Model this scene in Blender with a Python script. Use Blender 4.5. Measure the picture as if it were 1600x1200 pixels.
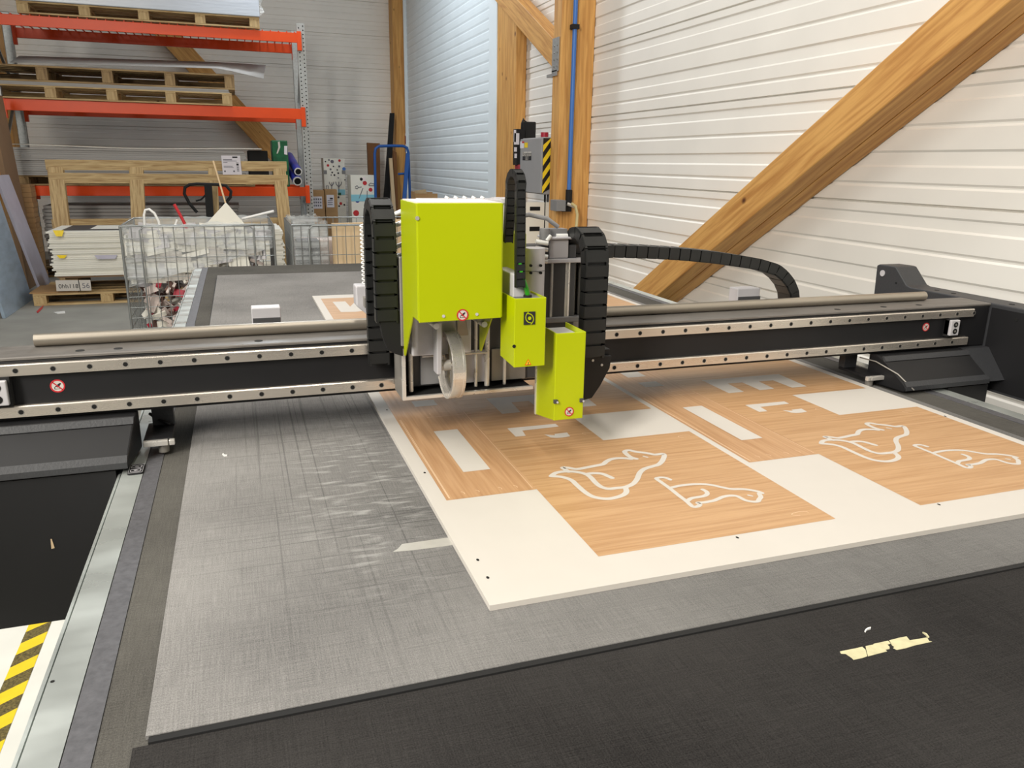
import bpy, bmesh, math, random
from mathutils import Vector, Matrix
random.seed(7)
for o in list(bpy.data.objects): bpy.data.objects.remove(o)
S = bpy.context.scene
COL = S.collection

# ------------------------------------------------------------------ camera
CAM = Vector((0, 0, 1.5)); FPX = 1216.77
YAW, PITCH, ROLL = 0.335155, 0.2759946, 0.0158656
cy_, sy_, cp_, sp_ = math.cos(YAW), math.sin(YAW), math.cos(PITCH), math.sin(PITCH)
FW = Vector((sy_*cp_, cy_*cp_, -sp_)); RT = Vector((cy_, -sy_, 0)); UP = RT.cross(FW)
R2 = RT*math.cos(ROLL) + UP*math.sin(ROLL); U2 = -RT*math.sin(ROLL) + UP*math.cos(ROLL)
cam = bpy.data.cameras.new('camera'); co = bpy.data.objects.new('camera', cam); COL.objects.link(co)
cam.sensor_fit = 'HORIZONTAL'; cam.sensor_width = 36; cam.lens = 36*FPX/1600
cam.clip_start = 0.02; cam.clip_end = 100
M = Matrix.Identity(4)
for i in range(3):
    M[i][0], M[i][1], M[i][2], M[i][3] = R2[i], U2[i], -FW[i], CAM[i]
co.matrix_world = M
S.camera = co
# ------------------------------------------------------------------ light and exposure
S.view_settings.view_transform = 'Standard'; S.view_settings.look = 'None'
S.view_settings.exposure = 0.0; S.view_settings.gamma = 1.0
S.view_settings.use_curve_mapping = False
w = bpy.data.worlds.new('hall_light'); S.world = w; w.use_nodes = True
w.node_tree.nodes['Background'].inputs[0].default_value = (0.93, 0.96, 1.0, 1)
w.node_tree.nodes['Background'].inputs[1].default_value = 0.07
def area(name, loc, size, power, color, aim=None, sy=None):
    l = bpy.data.lights.new(name, 'AREA'); l.shape = 'RECTANGLE'; l.size = size; l.size_y = sy or size
    l.energy = power; l.color = color
    o = bpy.data.objects.new(name, l); COL.objects.link(o); o.location = loc
    if aim is not None:
        o.rotation_euler = (Vector(aim)-Vector(loc)).to_track_quat('-Z', 'Y').to_euler()
    return o
area('ceiling_and_fill_lamp', (0.3, -0.2, 7.0), 0.6, 100, (1.0, 0.93, 0.82), sy=5.0)
area('ceiling_and_fill_lamp', (-2.6, 1.6, 6.4), 0.6, 195, (1.0, 0.96, 0.88), sy=5.0)
area('ceiling_and_fill_lamp', (0.8, 4.8, 7.0), 0.6, 80, (1.0, 0.97, 0.92), sy=4.0)
area('ceiling_and_fill_lamp', (-3.6, -2.0, 4.0), 1.2, 460, (1.0, 0.945, 0.85), aim=(2.6, 0.8, 1.4), sy=3.0)  # added fill from front left, brightens the right wall and lime covers
area('ceiling_and_fill_lamp', (0.4, 10.5, 5.4), 0.5, 135, (0.88, 0.95, 1.0), aim=(2.9, 7.8, 2.4), sy=1.6)  # added fill, placed only to brighten the roller shutter

# ------------------------------------------------------------------ pixel -> place helpers (1600x1200 frame)
def ray(x, y): return FW + R2*((x-800)/FPX) + U2*((600-y)/FPX)
def PZ(x, y, z):
    d = ray(x, y); return CAM + d*((z-CAM.z)/d.z)
def PY(x, y, Y):
    d = ray(x, y); return CAM + d*(Y/d.y)
def PX(x, y, X):
    d = ray(x, y); return CAM + d*(X/d.x)

# ------------------------------------------------------------------ materials
def lin(c): return tuple(((v/255)/12.92 if v/255 <= 0.04045 else ((v/255+0.055)/1.055)**2.4) for v in c)
MATS = {}
def base_mat(name, col, rough=0.6, metal=0.0, spec=0.5):
    m = bpy.data.materials.new(name); m.use_nodes = True; b = m.node_tree.nodes['Principled BSDF']
    c = lin(col); b.inputs['Base Color'].default_value = (*c, 1)
    b.inputs['Roughness'].default_value = rough; b.inputs['Metallic'].default_value = metal
    b.inputs['Specular IOR Level'].default_value = spec
    MATS[name] = m; return m, m.node_tree, b
def mat(name, col, rough=0.6, metal=0.0, var=0.0, scale=(8, 8, 8), bump=0.0, spec=0.5, detail=4, bscale=None, coord='Object', rvar=0.0):
    """principled surface with procedural noise in its colour, gloss and relief"""
    m, nt, b = base_mat(name, col, rough, metal, spec)
    N, L = nt.nodes, nt.links
    tc = N.new('ShaderNodeTexCoord'); mp = N.new('ShaderNodeMapping'); mp.inputs['Scale'].default_value = scale
    L.new(tc.outputs[coord], mp.inputs[0])
    ns = N.new('ShaderNodeTexNoise'); ns.inputs['Scale'].default_value = 1; ns.inputs['Detail'].default_value = detail
    L.new(mp.outputs[0], ns.inputs[0])
    if var > 0:
        mx = N.new('ShaderNodeMixRGB'); c = lin(col)
        mx.inputs[1].default_value = (*[v*(1-var) for v in c], 1); mx.inputs[2].default_value = (*[min(1, v*(1+var)) for v in c], 1)
        cr = N.new('ShaderNodeMapRange'); cr.inputs[1].default_value = 0.3; cr.inputs[2].default_value = 0.7
        L.new(ns.outputs[0], cr.inputs[0]); L.new(cr.outputs[0], mx.inputs[0]); L.new(mx.outputs[0], b.inputs['Base Color'])
    if rvar > 0:
        mr = N.new('ShaderNodeMapRange'); mr.inputs[1].default_value = 0.3; mr.inputs[2].default_value = 0.7
        mr.inputs[3].default_value = max(0.02, rough-rvar); mr.inputs[4].default_value = min(1, rough+rvar)
        L.new(ns.outputs[0], mr.inputs[0]); L.new(mr.outputs[0], b.inputs['Roughness'])
    if bump > 0:
        n2 = N.new('ShaderNodeTexNoise'); n2.inputs['Scale'].default_value = 1; n2.inputs['Detail'].default_value = 3
        m2 = N.new('ShaderNodeMapping'); m2.inputs['Scale'].default_value = bscale or scale
        L.new(tc.outputs[coord], m2.inputs[0]); L.new(m2.outputs[0], n2.inputs[0])
        bp = N.new('ShaderNodeBump'); bp.inputs['Strength'].default_value = bump; bp.inputs['Distance'].default_value = 0.01
        L.new(n2.outputs[0], bp.inputs['Height']); L.new(bp.outputs[0], b.inputs['Normal'])
    return m
def wood(name, light, dark, scale, knots=True, rough=0.6, ring=1.0, kcol=(70, 35, 15), kscale=(1.3, 6, 6), kr=0.16):
    """grain runs along local X"""
    m, nt, b = base_mat(name, light, rough)
    N, L = nt.nodes, nt.links
    tc = N.new('ShaderNodeTexCoord'); mp = N.new('ShaderNodeMapping'); mp.inputs['Scale'].default_value = scale
    L.new(tc.outputs['Object'], mp.inputs[0])
    ns = N.new('ShaderNodeTexNoise'); ns.inputs['Scale'].default_value = 1; ns.inputs['Detail'].default_value = 6; ns.inputs['Distortion'].default_value = 0.6*ring
    L.new(mp.outputs[0], ns.inputs[0])
    cr = N.new('ShaderNodeValToRGB'); e = cr.color_ramp.elements
    e[0].position = 0.32; e[0].color = (*lin(dark), 1); e[1].position = 0.62; e[1].color = (*lin(light), 1)
    L.new(ns.outputs[0], cr.inputs[0]); last = cr.outputs[0]
    if knots:
        m2 = N.new('ShaderNodeMapping'); m2.inputs['Scale'].default_value = kscale
        L.new(tc.outputs['Object'], m2.inputs[0])
        vo = N.new('ShaderNodeTexVoronoi'); vo.inputs['Scale'].default_value = 1.0; L.new(m2.outputs[0], vo.inputs[0])
        c2 = N.new('ShaderNodeValToRGB'); k = c2.color_ramp.elements
        k[0].position = kr*0.45; k[0].color = (1, 1, 1, 1); k[1].position = kr; k[1].color = (0, 0, 0, 1)
        L.new(vo.outputs['Distance'], c2.inputs[0])
        mx = N.new('ShaderNodeMixRGB'); L.new(c2.outputs[0], mx.inputs[0]); L.new(last, mx.inputs[1]); mx.inputs[2].default_value = (*lin(kcol), 1)
        last = mx.outputs[0]
    L.new(last, b.inputs['Base Color'])
    bp = N.new('ShaderNodeBump'); bp.inputs['Strength'].default_value = 0.15; bp.inputs['Distance'].default_value = 0.004
    L.new(ns.outputs[0], bp.inputs['Height']); L.new(bp.outputs[0], b.inputs['Normal'])
    return m
def felt(name, c0, c1, fine=700, marks=0.0, rough=0.95, mark_col=(190, 190, 188)):
    """needled felt: fine speckle, faint weave along both axes, optional scratches and chalky dust"""
    m, nt, b = base_mat(name, c0, rough, spec=0.12)
    N, L = nt.nodes, nt.links
    tc = N.new('ShaderNodeTexCoord')
    def noise(sc, det=3, s=1.0):
        mp = N.new('ShaderNodeMapping'); mp.inputs['Scale'].default_value = sc; L.new(tc.outputs['Object'], mp.inputs[0])
        n = N.new('ShaderNodeTexNoise'); n.inputs['Scale'].default_value = s; n.inputs['Detail'].default_value = det; L.new(mp.outputs[0], n.inputs[0])
        return n.outputs[0]
    def math_(op, a, b_, clamp=False):
        n = N.new('ShaderNodeMath'); n.operation = op; n.use_clamp = clamp
        for i, v in enumerate((a, b_)):
            if isinstance(v, (int, float)): n.inputs[i].default_value = v
            else: L.new(v, n.inputs[i])
        return n.outputs[0]
    def rng(v, a, b_):
        n = N.new('ShaderNodeMapRange'); n.inputs[1].default_value = a; n.inputs[2].default_value = b_; L.new(v, n.inputs[0]); return n.outputs[0]
    f1 = noise((fine, fine, fine), 2); wx = noise((20, 600, 1), 2); wy = noise((600, 20, 1), 2); bl = noise((3, 3, 3), 4)
    v = math_('ADD', math_('MULTIPLY', f1, 0.5), math_('ADD', math_('MULTIPLY', wx, 0.25), math_('MULTIPLY', wy, 0.25)))
    v = rng(v, 0.36, 0.64); v = math_('ADD', math_('MULTIPLY', v, 0.62), math_('MULTIPLY', rng(bl, 0.3, 0.7), 0.38), True)
    mx = N.new('ShaderNodeMixRGB'); L.new(v, mx.inputs[0]); mx.inputs[1].default_value = (*lin(c0), 1); mx.inputs[2].default_value = (*lin(c1), 1)
    last = mx.outputs[0]
    if marks:
        # old knife cuts and chalky dust where boards have lain: an oval worn patch beside the sign board
        def patch(cx, cy, rx, ry):
            mp = N.new('ShaderNodeMapping'); mp.inputs['Location'].default_value = (-cx/rx, -cy/ry, 0); mp.inputs['Scale'].default_value = (1/rx, 1/ry, 0)
            L.new(tc.outputs['Object'], mp.inputs[0]); ln = N.new('ShaderNodeVectorMath'); ln.operation = 'LENGTH'; L.new(mp.outputs[0], ln.inputs[0])
            return rng(ln.outputs['Value'], 1.0, 0.45)
        m1 = N.new('ShaderNodeMixRGB'); m1.blend_type = 'MULTIPLY'; L.new(math_('MULTIPLY', patch(0.95, 1.05, 1.06, 1.25), 0.9*marks, True), m1.inputs[0]); L.new(last, m1.inputs[1]); m1.inputs[2].default_value = (0.62, 0.625, 0.62, 1)
        last = m1.outputs[0]     # ground-in dirt over the middle of the bed
        lx = rng(noise((0.8, 150, 1), 1), 0.60, 0.68); ly = rng(noise((150, 0.8, 1), 1), 0.60, 0.68)
        msk = math_('ADD', math_('MULTIPLY', patch(0.15, 1.45, 0.30, 0.75), 0.8), 0.12)
        cuts = math_('MULTIPLY', math_('MAXIMUM', lx, ly), math_('MULTIPLY', msk, 0.42*marks))
        m2 = N.new('ShaderNodeMixRGB'); L.new(cuts, m2.inputs[0]); L.new(last, m2.inputs[1]); m2.inputs[2].default_value = (*lin((52, 52, 54)), 1)
        dust = math_('MULTIPLY', rng(noise((22, 90, 4), 6), 0.52, 0.76), math_('MULTIPLY', patch(0.17, 1.30, 0.15, 0.48), 0.55*marks))
        m3 = N.new('ShaderNodeMixRGB'); L.new(dust, m3.inputs[0]); L.new(m2.outputs[0], m3.inputs[1]); m3.inputs[2].default_value = (*lin(mark_col), 1)
        last = m3.outputs[0]
    L.new(last, b.inputs['Base Color'])
    bp = N.new('ShaderNodeBump'); bp.inputs['Strength'].default_value = 0.35; bp.inputs['Distance'].default_value = 0.0015
    L.new(f1, bp.inputs['Height']); L.new(bp.outputs[0], b.inputs['Normal'])
    return m
mat('white_panel_metal', (246, 243, 237), 0.42, 0, 0.03, (2, 2, 2), 0.02, 0.4)
mat('concrete_plinth', (150, 156, 150), 0.85, 0, 0.10, (5, 5, 5), 0.2)
mat('shutter_metal', (236, 246, 252), 0.4, 0, 0.03, (3, 3, 3), 0, 0.5)
mat('grey_floor', (150, 149, 143), 0.62, 0, 0.13, (2.5, 2.5, 2.5), 0.06, 0.35, detail=8)
mat('white_floor', (236, 236, 228), 0.5, 0, 0.04, (7, 7, 7), 0.05, 0.4, detail=8)
wood('glulam', (222, 170, 98), (188, 132, 68), (2.2, 34, 34), kscale=(3.2, 4.2, 4.2), kcol=(84, 40, 14), kr=0.10)
wood('pallet_wood', (206, 180, 132), (164, 132, 86), (4, 50, 50), kscale=(4, 9, 9), kr=0.10)
wood('grey_pallet_wood', (172, 144, 100), (120, 94, 60), (4, 50, 50), kscale=(4, 9, 9), kr=0.10)
wood('oak_print_along', (197, 158, 117), (178, 137, 96), (5, 130, 1), False, 0.42, 0.5)
wood('oak_print_strip', (197, 157, 118), (178, 136, 97), (130, 5, 1), False, 0.42, 0.5)
mat('print_white', (206, 201, 194), 0.5, 0, 0.008, (20, 20, 20), 0, 0.3)
mat('score_line', (240, 214, 182), 0.6)
felt('grey_felt', (98, 97, 97), (160, 158, 156), 600, 1.0)
felt('dark_felt', (28, 27, 27), (66, 64, 63), 600, 0.25, mark_col=(90, 90, 90))
felt('brown_felt', (60, 58, 56), (106, 104, 99), 600, 0.0)
mat('rail_strip', (96, 96, 100), 0.5, 0.2, 0.18, (120, 120, 120), 0.1, 0.4, detail=6)
mat('brushed_aluminium', (204, 210, 207), 0.34, 0.62, 0.10, (6, 14, 6), 0.03, rvar=0.1, detail=8)
mat('rail_steel', (216, 208, 198), 0.28, 0.8, 0.05, (3, 60, 60), 0, rvar=0.06)
mat('bar_metal', (168, 160, 148), 0.40, 0.8, 0.06, (3, 60, 60))
mat('machine_black', (30, 30, 32), 0.5, 0, 0.08, (9, 9, 9), 0.01, 0.3)
mat('machine_charcoal', (56, 57, 60), 0.5, 0, 0.06, (200, 200, 200), 0.1, 0.45)
mat('beam_top', (112, 108, 104), 0.5, 0.25, 0.12, (14, 30, 14), 0, rvar=0.1)
mat('matt_black', (24, 24, 25), 0.8, 0, 0.05)
mat('chain_plastic', (30, 31, 31), 0.42, 0, 0.10, (60, 60, 60), 0.02, 0.5)
mat('lime_paint', (176, 189, 0), 0.34, 0, 0.015, (4, 4, 4), 0, 0.5)
mat('bright_steel', (226, 222, 216), 0.3, 0.55, 0.08, (20, 20, 20), 0, rvar=0.1)
mat('dull_steel', (150, 146, 140), 0.45, 0.45, 0.12, (20, 20, 20), 0.02, rvar=0.1)
mat('light_grey', (196, 194, 198), 0.45, 0.1, 0.04, (20, 20, 20))
mat('mid_grey', (132, 132, 134), 0.5, 0.1, 0.05, (20, 20, 20))
mat('dark_grey', (70, 70, 72), 0.55, 0, 0.06, (20, 20, 20))
mat('white_plastic', (238, 238, 236), 0.4, 0, 0.02, (20, 20, 20))
mat('black_hole', (10, 10, 10), 0.9)
mat('red_mark', (196, 40, 48), 0.5)
mat('pink_white', (240, 226, 226), 0.5)
mat('green_cable', (52, 168, 30), 0.35)
mat('orange_paint', (236, 76, 4), 0.38, 0, 0.05, (4, 4, 4), 0, 0.5)
mat('galvanised', (176, 180, 180), 0.42, 0.6, 0.12, (40, 40, 40))
mat('cage_wire', (158, 162, 162), 0.35, 0.75)
mat('white_board', (236, 234, 224), 0.6, 0, 0.02)
mat('cream_board', (222, 196, 158), 0.7, 0, 0.06, (6, 6, 6))
mat('grey_sheet', (168, 166, 164), 0.55, 0, 0.06, (3, 3, 60))
mat('wrapped_white', (206, 214, 226), 0.25, 0, 0.05, (3, 3, 30), 0.25, 0.6, bscale=(4, 4, 40))
mat('cardboard', (172, 136, 94), 0.8, 0, 0.08, (6, 6, 20))
mat('brown_panel', (140, 112, 84), 0.75, 0, 0.08, (3, 3, 3))
mat('lilac_board', (186, 184, 200), 0.45, 0, 0.05)
mat('blue_board', (150, 168, 186), 0.4, 0, 0.16, (4, 4, 14))
mat('label_paper', (226, 222, 230), 0.7, 0, 0.02)
mat('ink', (30, 30, 36), 0.7); mat('grey_ink', (110, 110, 120), 0.7)
mat('yellow_tape', (246, 214, 40), 0.5, 0, 0.05, (30, 30, 30))
mat('worn_black_tape', (104, 92, 50), 0.6, 0, 0.75, (160, 160, 160), detail=6)
mat('black_tape', (22, 22, 24), 0.5)
mat('masking_tape', (204, 198, 160), 0.7, 0, 0.08, (90, 90, 90), 0.2)
mat('clear_tape', (176, 174, 168), 0.35, 0, 0.05, (60, 60, 60))
mat('cabinet_grey', (156, 156, 158), 0.45, 0, 0.03)
mat('blue_pipe', (66, 118, 196), 0.4); mat('blue_paint', (24, 84, 160), 0.4); mat('blue_wrap', (44, 52, 150), 0.35)
mat('hose_cream', (214, 200, 150), 0.5)
mat('green_wrap', (20, 92, 58), 0.3, 0, 0.3, (14, 14, 14)); mat('sky_print', (140, 204, 222), 0.6)
mat('red_bag', (170, 40, 60), 0.4, 0, 0.3, (20, 20, 20)); mat('pale_scrap', (214, 200, 194), 0.6, 0, 0.2, (14, 14, 14))
mat('brown_scrap', (120, 92, 84), 0.6, 0, 0.3, (14, 14, 14))
mat('brown_wood_dark', (120, 78, 40), 0.7, 0, 0.15, (3, 3, 3))
def film(name, alpha):
    m, nt, b = base_mat(name, (225, 230, 232), 0.12)
    N, L = nt.nodes, nt.links
    tr = N.new('ShaderNodeBsdfTransparent'); mx = N.new('ShaderNodeMixShader')
    tc = N.new('ShaderNodeTexCoord'); mp = N.new('ShaderNodeMapping'); mp.inputs['Scale'].default_value = (1.5, 1.5, 22)
    mp.inputs['Rotation'].default_value = (0.0, 0.16, 0)
    ns = N.new('ShaderNodeTexNoise'); ns.inputs['Scale'].default_value = 1; ns.inputs['Detail'].default_value = 5; ns.inputs['Distortion'].default_value = 0.6
    L.new(tc.outputs['Object'], mp.inputs[0]); L.new(mp.outputs[0], ns.inputs[0])
    mr = N.new('ShaderNodeMapRange'); mr.inputs[1].default_value = 0.40; mr.inputs[2].default_value = 0.72; mr.inputs[3].default_value = alpha*0.55; mr.inputs[4].default_value = min(1, alpha*2.2)
    L.new(ns.outputs[0], mr.inputs[0]); L.new(mr.outputs[0], mx.inputs[0]); L.new(tr.outputs[0], mx.inputs[1]); L.new(b.outputs[0], mx.inputs[2])
    bp = N.new('ShaderNodeBump'); bp.inputs['Strength'].default_value = 0.5; bp.inputs['Distance'].default_value = 0.02; L.new(ns.outputs[0], bp.inputs['Height']); L.new(bp.outputs[0], b.inputs['Normal'])
    L.new(mx.outputs[0], nt.nodes['Material Output'].inputs[0])
    return m
film('stretch_film', 0.36)

# ------------------------------------------------------------------ mesh builder
class MB:
    def __init__(self): self.v = []; self.f = []; self.m = []; self.mats = []; self.sm = []
    def mi(self, name):
        if name not in self.mats: self.mats.append(name)
        return self.mats.index(name)
    def add(self, verts, faces, m, smooth=False):
        o = len(self.v); self.v += [tuple(p) for p in verts]; k = self.mi(m)
        for f in faces: self.f.append([o+i for i in f]); self.m.append(k); self.sm.append(smooth)
        return self
    def hexa(self, p, m):     # 8 points: bottom 4 ccw, top 4 ccw
        return self.add(p, [(3, 2, 1, 0), (4, 5, 6, 7), (0, 1, 5, 4), (1, 2, 6, 5), (2, 3, 7, 6), (3, 0, 4, 7)], m)
    def box(self, x0, x1, y0, y1, z0, z1, m):
        return self.hexa([(x0, y0, z0), (x1, y0, z0), (x1, y1, z0), (x0, y1, z0), (x0, y0, z1), (x1, y0, z1), (x1, y1, z1), (x0, y1, z1)], m)
    def prism(self, poly, axis, a, b, m):
        """poly: 2D points (x,y)/(x,z)/(y,z) for axis z/y/x, extruded from a to b"""
        def P(p, t): return {'z': (p[0], p[1], t), 'y': (p[0], t, p[1]), 'x': (t, p[0], p[1])}[axis]
        n = len(poly); vs = [P(p, a) for p in poly]+[P(p, b) for p in poly]
        fs = [tuple(range(n))[::-1], tuple(range(n, 2*n))]+[(i, (i+1) % n, n+(i+1) % n, n+i) for i in range(n)]
        return self.add(vs, fs, m)
    def slab(self, pts, vec, m):
        n = len(pts); vec = Vector(vec); vs = [Vector(p) for p in pts]; vs += [p+vec for p in vs]
        return self.add(vs, [tuple(range(n))[::-1], tuple(range(n, 2*n))]+[(i, (i+1) % n, n+(i+1) % n, n+i) for i in range(n)], m)
    def tube(self, pts, r, m, n=10, cap=True, r_end=None):
        pts = [Vector(p) for p in pts]; rings = []; prev = None
        for i, p in enumerate(pts):
            t = (pts[min(i+1, len(pts)-1)]-pts[max(i-1, 0)]).normalized()
            a = prev if prev is not None else (Vector((0, 0, 1)) if abs(t.z) < 0.9 else Vector((1, 0, 0)))
            u = (a - t*a.dot(t)).normalized(); prev = u; wv = t.cross(u)
            rr = r if r_end is None else r+(r_end-r)*i/(len(pts)-1)
            rings.append([p+(u*math.cos(2*math.pi*k/n)+wv*math.sin(2*math.pi*k/n))*rr for k in range(n)])
        vs = [q for rg in rings for q in rg]; fs = []
        for i in range(len(rings)-1):
            for k in range(n):
                a, b = i*n+k, i*n+(k+1) % n; fs.append((a, b, b+n, a+n))
        self.add(vs, fs, m, True)
        if cap:
            self.add(rings[0], [tuple(range(n))[::-1]], m); self.add(rings[-1], [tuple(range(n))], m)
        return self
    def cyl(self, a, b, r, m, n=20): return self.tube([a, b], r, m, n)
    def bar(self, a, b, w, h, m, up=(0, 0, 1)):
        a, b = Vector(a), Vector(b); t = (b-a).normalized(); u = Vector(up); s = t.cross(u).normalized(); u = s.cross(t)
        q = [a-s*w/2-u*h/2, b-s*w/2-u*h/2, b+s*w/2-u*h/2, a+s*w/2-u*h/2, a-s*w/2+u*h/2, b-s*w/2+u*h/2, b+s*w/2+u*h/2, a+s*w/2+u*h/2]
        return self.hexa(q, m)
    def ring(self, c, axis, R, r, t0, t1, m, n=40):
        """annulus between radii r and R, extruded t0..t1 along the axis"""
        c = Vector(c); A = {'x': Vector((1, 0, 0)), 'y': Vector((0, 1, 0)), 'z': Vector((0, 0, 1))}[axis]
        u = {'x': Vector((0, 1, 0)), 'y': Vector((1, 0, 0)), 'z': Vector((1, 0, 0))}[axis]; v = A.cross(u); vs = []
        for k in range(n):
            d = u*math.cos(2*math.pi*k/n)+v*math.sin(2*math.pi*k/n)
            vs += [c+d*R+A*t0, c+d*R+A*t1, c+d*r+A*t1, c+d*r+A*t0]
        fs = []
        for k in range(n):
            a, b = 4*k, 4*((k+1) % n)
            for j in range(4): fs.append((a+j, b+j, b+(j+1) % 4, a+(j+1) % 4))
        return self.add(vs, fs, m, False)
    def disc(self, c, nrm, r, t, m, n=24):
        c, nrm = Vector(c), Vector(nrm).normalized(); return self.cyl(c, c+nrm*t, r, m, n)
    def build(self, name, parent=None, bevel=0.0, seg=2, kind=None, orient=None):
        me = bpy.data.meshes.new(name)
        vs = self.v
        o = bpy.data.objects.new(name, me)
        if orient is not None:     # store the mesh in a local frame (grain along local X)
            inv = orient.inverted(); vs = [tuple(inv @ Vector(p)) for p in vs]; o.matrix_world = orient
        me.from_pydata(vs, [], self.f)
        for n_ in self.mats: me.materials.append(MATS[n_])
        me.polygons.foreach_set('material_index', self.m); me.polygons.foreach_set('use_smooth', self.sm); me.update()
        bm = bmesh.new(); bm.from_mesh(me); bmesh.ops.recalc_face_normals(bm, faces=bm.faces); bm.to_mesh(me); bm.free()
        COL.objects.link(o)
        if bevel:
            bv = o.modifiers.new('edge', 'BEVEL'); bv.width = bevel; bv.segments = seg; bv.limit_method = 'ANGLE'; bv.angle_limit = math.radians(40)
            bv.harden_normals = False
        if parent is not None:
            o.parent = parent; o.matrix_parent_inverse = Matrix.Translation(-parent.location) if parent.type == 'EMPTY' else parent.matrix_world.inverted()
        if kind: o['kind'] = kind
        return o
def tag(o, label, cat=None, group=None, kind=None):
    o['label'] = label
    if cat: o['category'] = cat
    if group: o['group'] = group
    if kind: o['kind'] = kind
    return o
def thing(name, loc, label, cat, group=None):
    o = bpy.data.objects.new(name, None); COL.objects.link(o); o.location = loc; o.empty_display_size = 0.1
    return tag(o, label, cat, group)
def B(*a): return MB().box(*a)
def frame_of(a, b, up=(0, 0, 1)):
    """local frame: X from a to b"""
    a, b = Vector(a), Vector(b); x = (b-a).normalized(); y = Vector(up).cross(x).normalized(); z = x.cross(y)
    m = Matrix.Identity(4)
    for i in range(3): m[i][0], m[i][1], m[i][2], m[i][3] = x[i], y[i], z[i], a[i]
    return m
def text_mesh(mb, s, size, origin, xdir, ydir, m, ext=0.0003):
    """flat lettering added into a mesh builder"""
    cu = bpy.data.curves.new('lettering', 'FONT'); cu.body = s; cu.size = size; cu.align_x = 'CENTER'; cu.align_y = 'CENTER'
    to = bpy.data.objects.new('lettering', cu); COL.objects.link(to)
    me = bpy.data.meshes.new_from_object(to.evaluated_get(bpy.context.evaluated_depsgraph_get()))
    O, X, Y = Vector(origin), Vector(xdir).normalized(), Vector(ydir).normalized()
    mb.add([O+X*v.co.x+Y*v.co.y for v in me.vertices], [tuple(p.vertices) for p in me.polygons], m)
    bpy.data.objects.remove(to); bpy.data.curves.remove(cu); bpy.data.meshes.remove(me)
RIB = [0]
def ribbon(mb, pts, w, z, m, round_=True):
    """painted stroke of width w through 2D points, at height z"""
    RIB[0] += 1; z = z+0.0000045*(RIB[0] % 40)
    P = []
    n = len(pts)
    q = [Vector(p) for p in pts]
    for i in range(n-1):                       # Catmull-Rom smoothing
        p0, p1, p2, p3 = q[max(i-1, 0)], q[i], q[i+1], q[min(i+2, n-1)]
        for s in range(5):
            t = s/5; P.append(0.5*((2*p1)+(p2-p0)*t+(2*p0-5*p1+4*p2-p3)*t*t+(3*p1-p0-3*p2+p3)*t**3))
    P.append(q[-1])
    L_, R_ = [], []
    for i, p in enumerate(P):
        t = (P[min(i+1, len(P)-1)]-P[max(i-1, 0)]); t = t.normalized() if t.length > 0 else Vector((1, 0)); nn = Vector((-t.y, t.x))
        L_.append((*(p+nn*w/2), z)); R_.append((*(p-nn*w/2), z))
    k = len(P); mb.add(L_+R_, [(i, i+1, k+i+1, k+i) for i in range(k-1)], m)
    for p in (P[0], P[-1]):
        mb.add([(p.x+math.cos(a*math.pi/6)*w/2, p.y+math.sin(a*math.pi/6)*w/2, z+0.000002) for a in range(12)], [tuple(range(12))], m)

W = 3.0; YW = 14.6
# ================================================================== the hall
fl = B(-8, W+0.3, -3, YW+0.3, -0.12, 0, 'grey_floor').build('floor', kind='structure')
B(-4.5, -0.28, 0.3, 3.0, 0.0, 0.004, 'white_floor').build('floor_painted_zone', kind='structure')
def rib_profile(seams, ph, z0, z1):
    """(z, depth) outline of one wall of sandwich panels: a dark joint at every seam, shallow steps between"""
    out = []
    s = seams
    while s > z0-ph: s -= ph
    while s < z1+ph:
        out += [(s-0.006, 0), (s-0.004, 0.022), (s+0.004, 0.022), (s+0.006, 0)]
        for a, b in ((0.13, 0.16), (0.30, 0.42), (0.60, 0.63), (0.80, 0.90)):
            out += [(s+ph*a, 0), (s+ph*a+0.010, 0.008), (s+ph*b, 0.008), (s+ph*b+0.010, 0)]
        s += ph
    return [(z, d) for z, d in out if z0 < z < z1]
def ribbed(seam, ph, z0, z1):
    pr = rib_profile(seam, ph, z0, z1); return [(z0, 0)]+pr+[(z1, 0)]
pr = ribbed(1.343, 0.5585, 0.5, 7.0)
MB().prism([(W+d, z) for z, d in pr]+[(W+0.2, 7.0), (W+0.2, 0.5)], 'y', -3, YW, 'white_panel_metal').build('wall_right', kind='structure')
B(W-0.012, W+0.2, -3, YW, 0, 0.498, 'concrete_plinth').build('baseboard_right', kind='structure')
pr = ribbed(1.447, 0.5335, 0.0, 7.0)
mb = MB()
vs = []
poly = [(YW+d, z) for z, d in pr]+[(YW+0.2, 7.0), (YW+0.2, 0)]
mb.prism(poly, 'x', -8, W, 'white_panel_metal'); mb.build('wall_back', kind='structure')

# timber frame of the hall
def timber(name, x0, x1, y0, y1, z0, z1, label):
    c = Vector(((x0+x1)/2, (y0+y1)/2, z0))
    mb = B(x0, x1, y0, y1, z0, z1, 'glulam')
    o = mb.build(name, orient=frame_of(c, c+Vector((0, 0, 1)), up=(1, 0, 0)), bevel=0.008, seg=2)
    return tag(o, label, 'post')
timber('timber_post', 2.72, W-0.001, 14.28, YW-0.001, 0, 7, 'thick timber post in the far corner, left of the white roller shutter')
timber('timber_post', 2.88, W-0.001, 8.31, 8.95, 0, 7, 'timber post standing between the roller shutter and the grey control cabinet')
timber('timber_post', 2.69, W-0.001, 6.60, 6.78, 0, 7, 'timber post carrying the blue air pipe, beside the grey control cabinet')
a = Vector((2.875, 2.2, 2.36)); b_ = Vector((2.875, 5.9, 0.075)); nrm = Vector((0, -(2.36-0.075), -(5.9-2.2))).normalized()
d = (b_-a).normalized()
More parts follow.
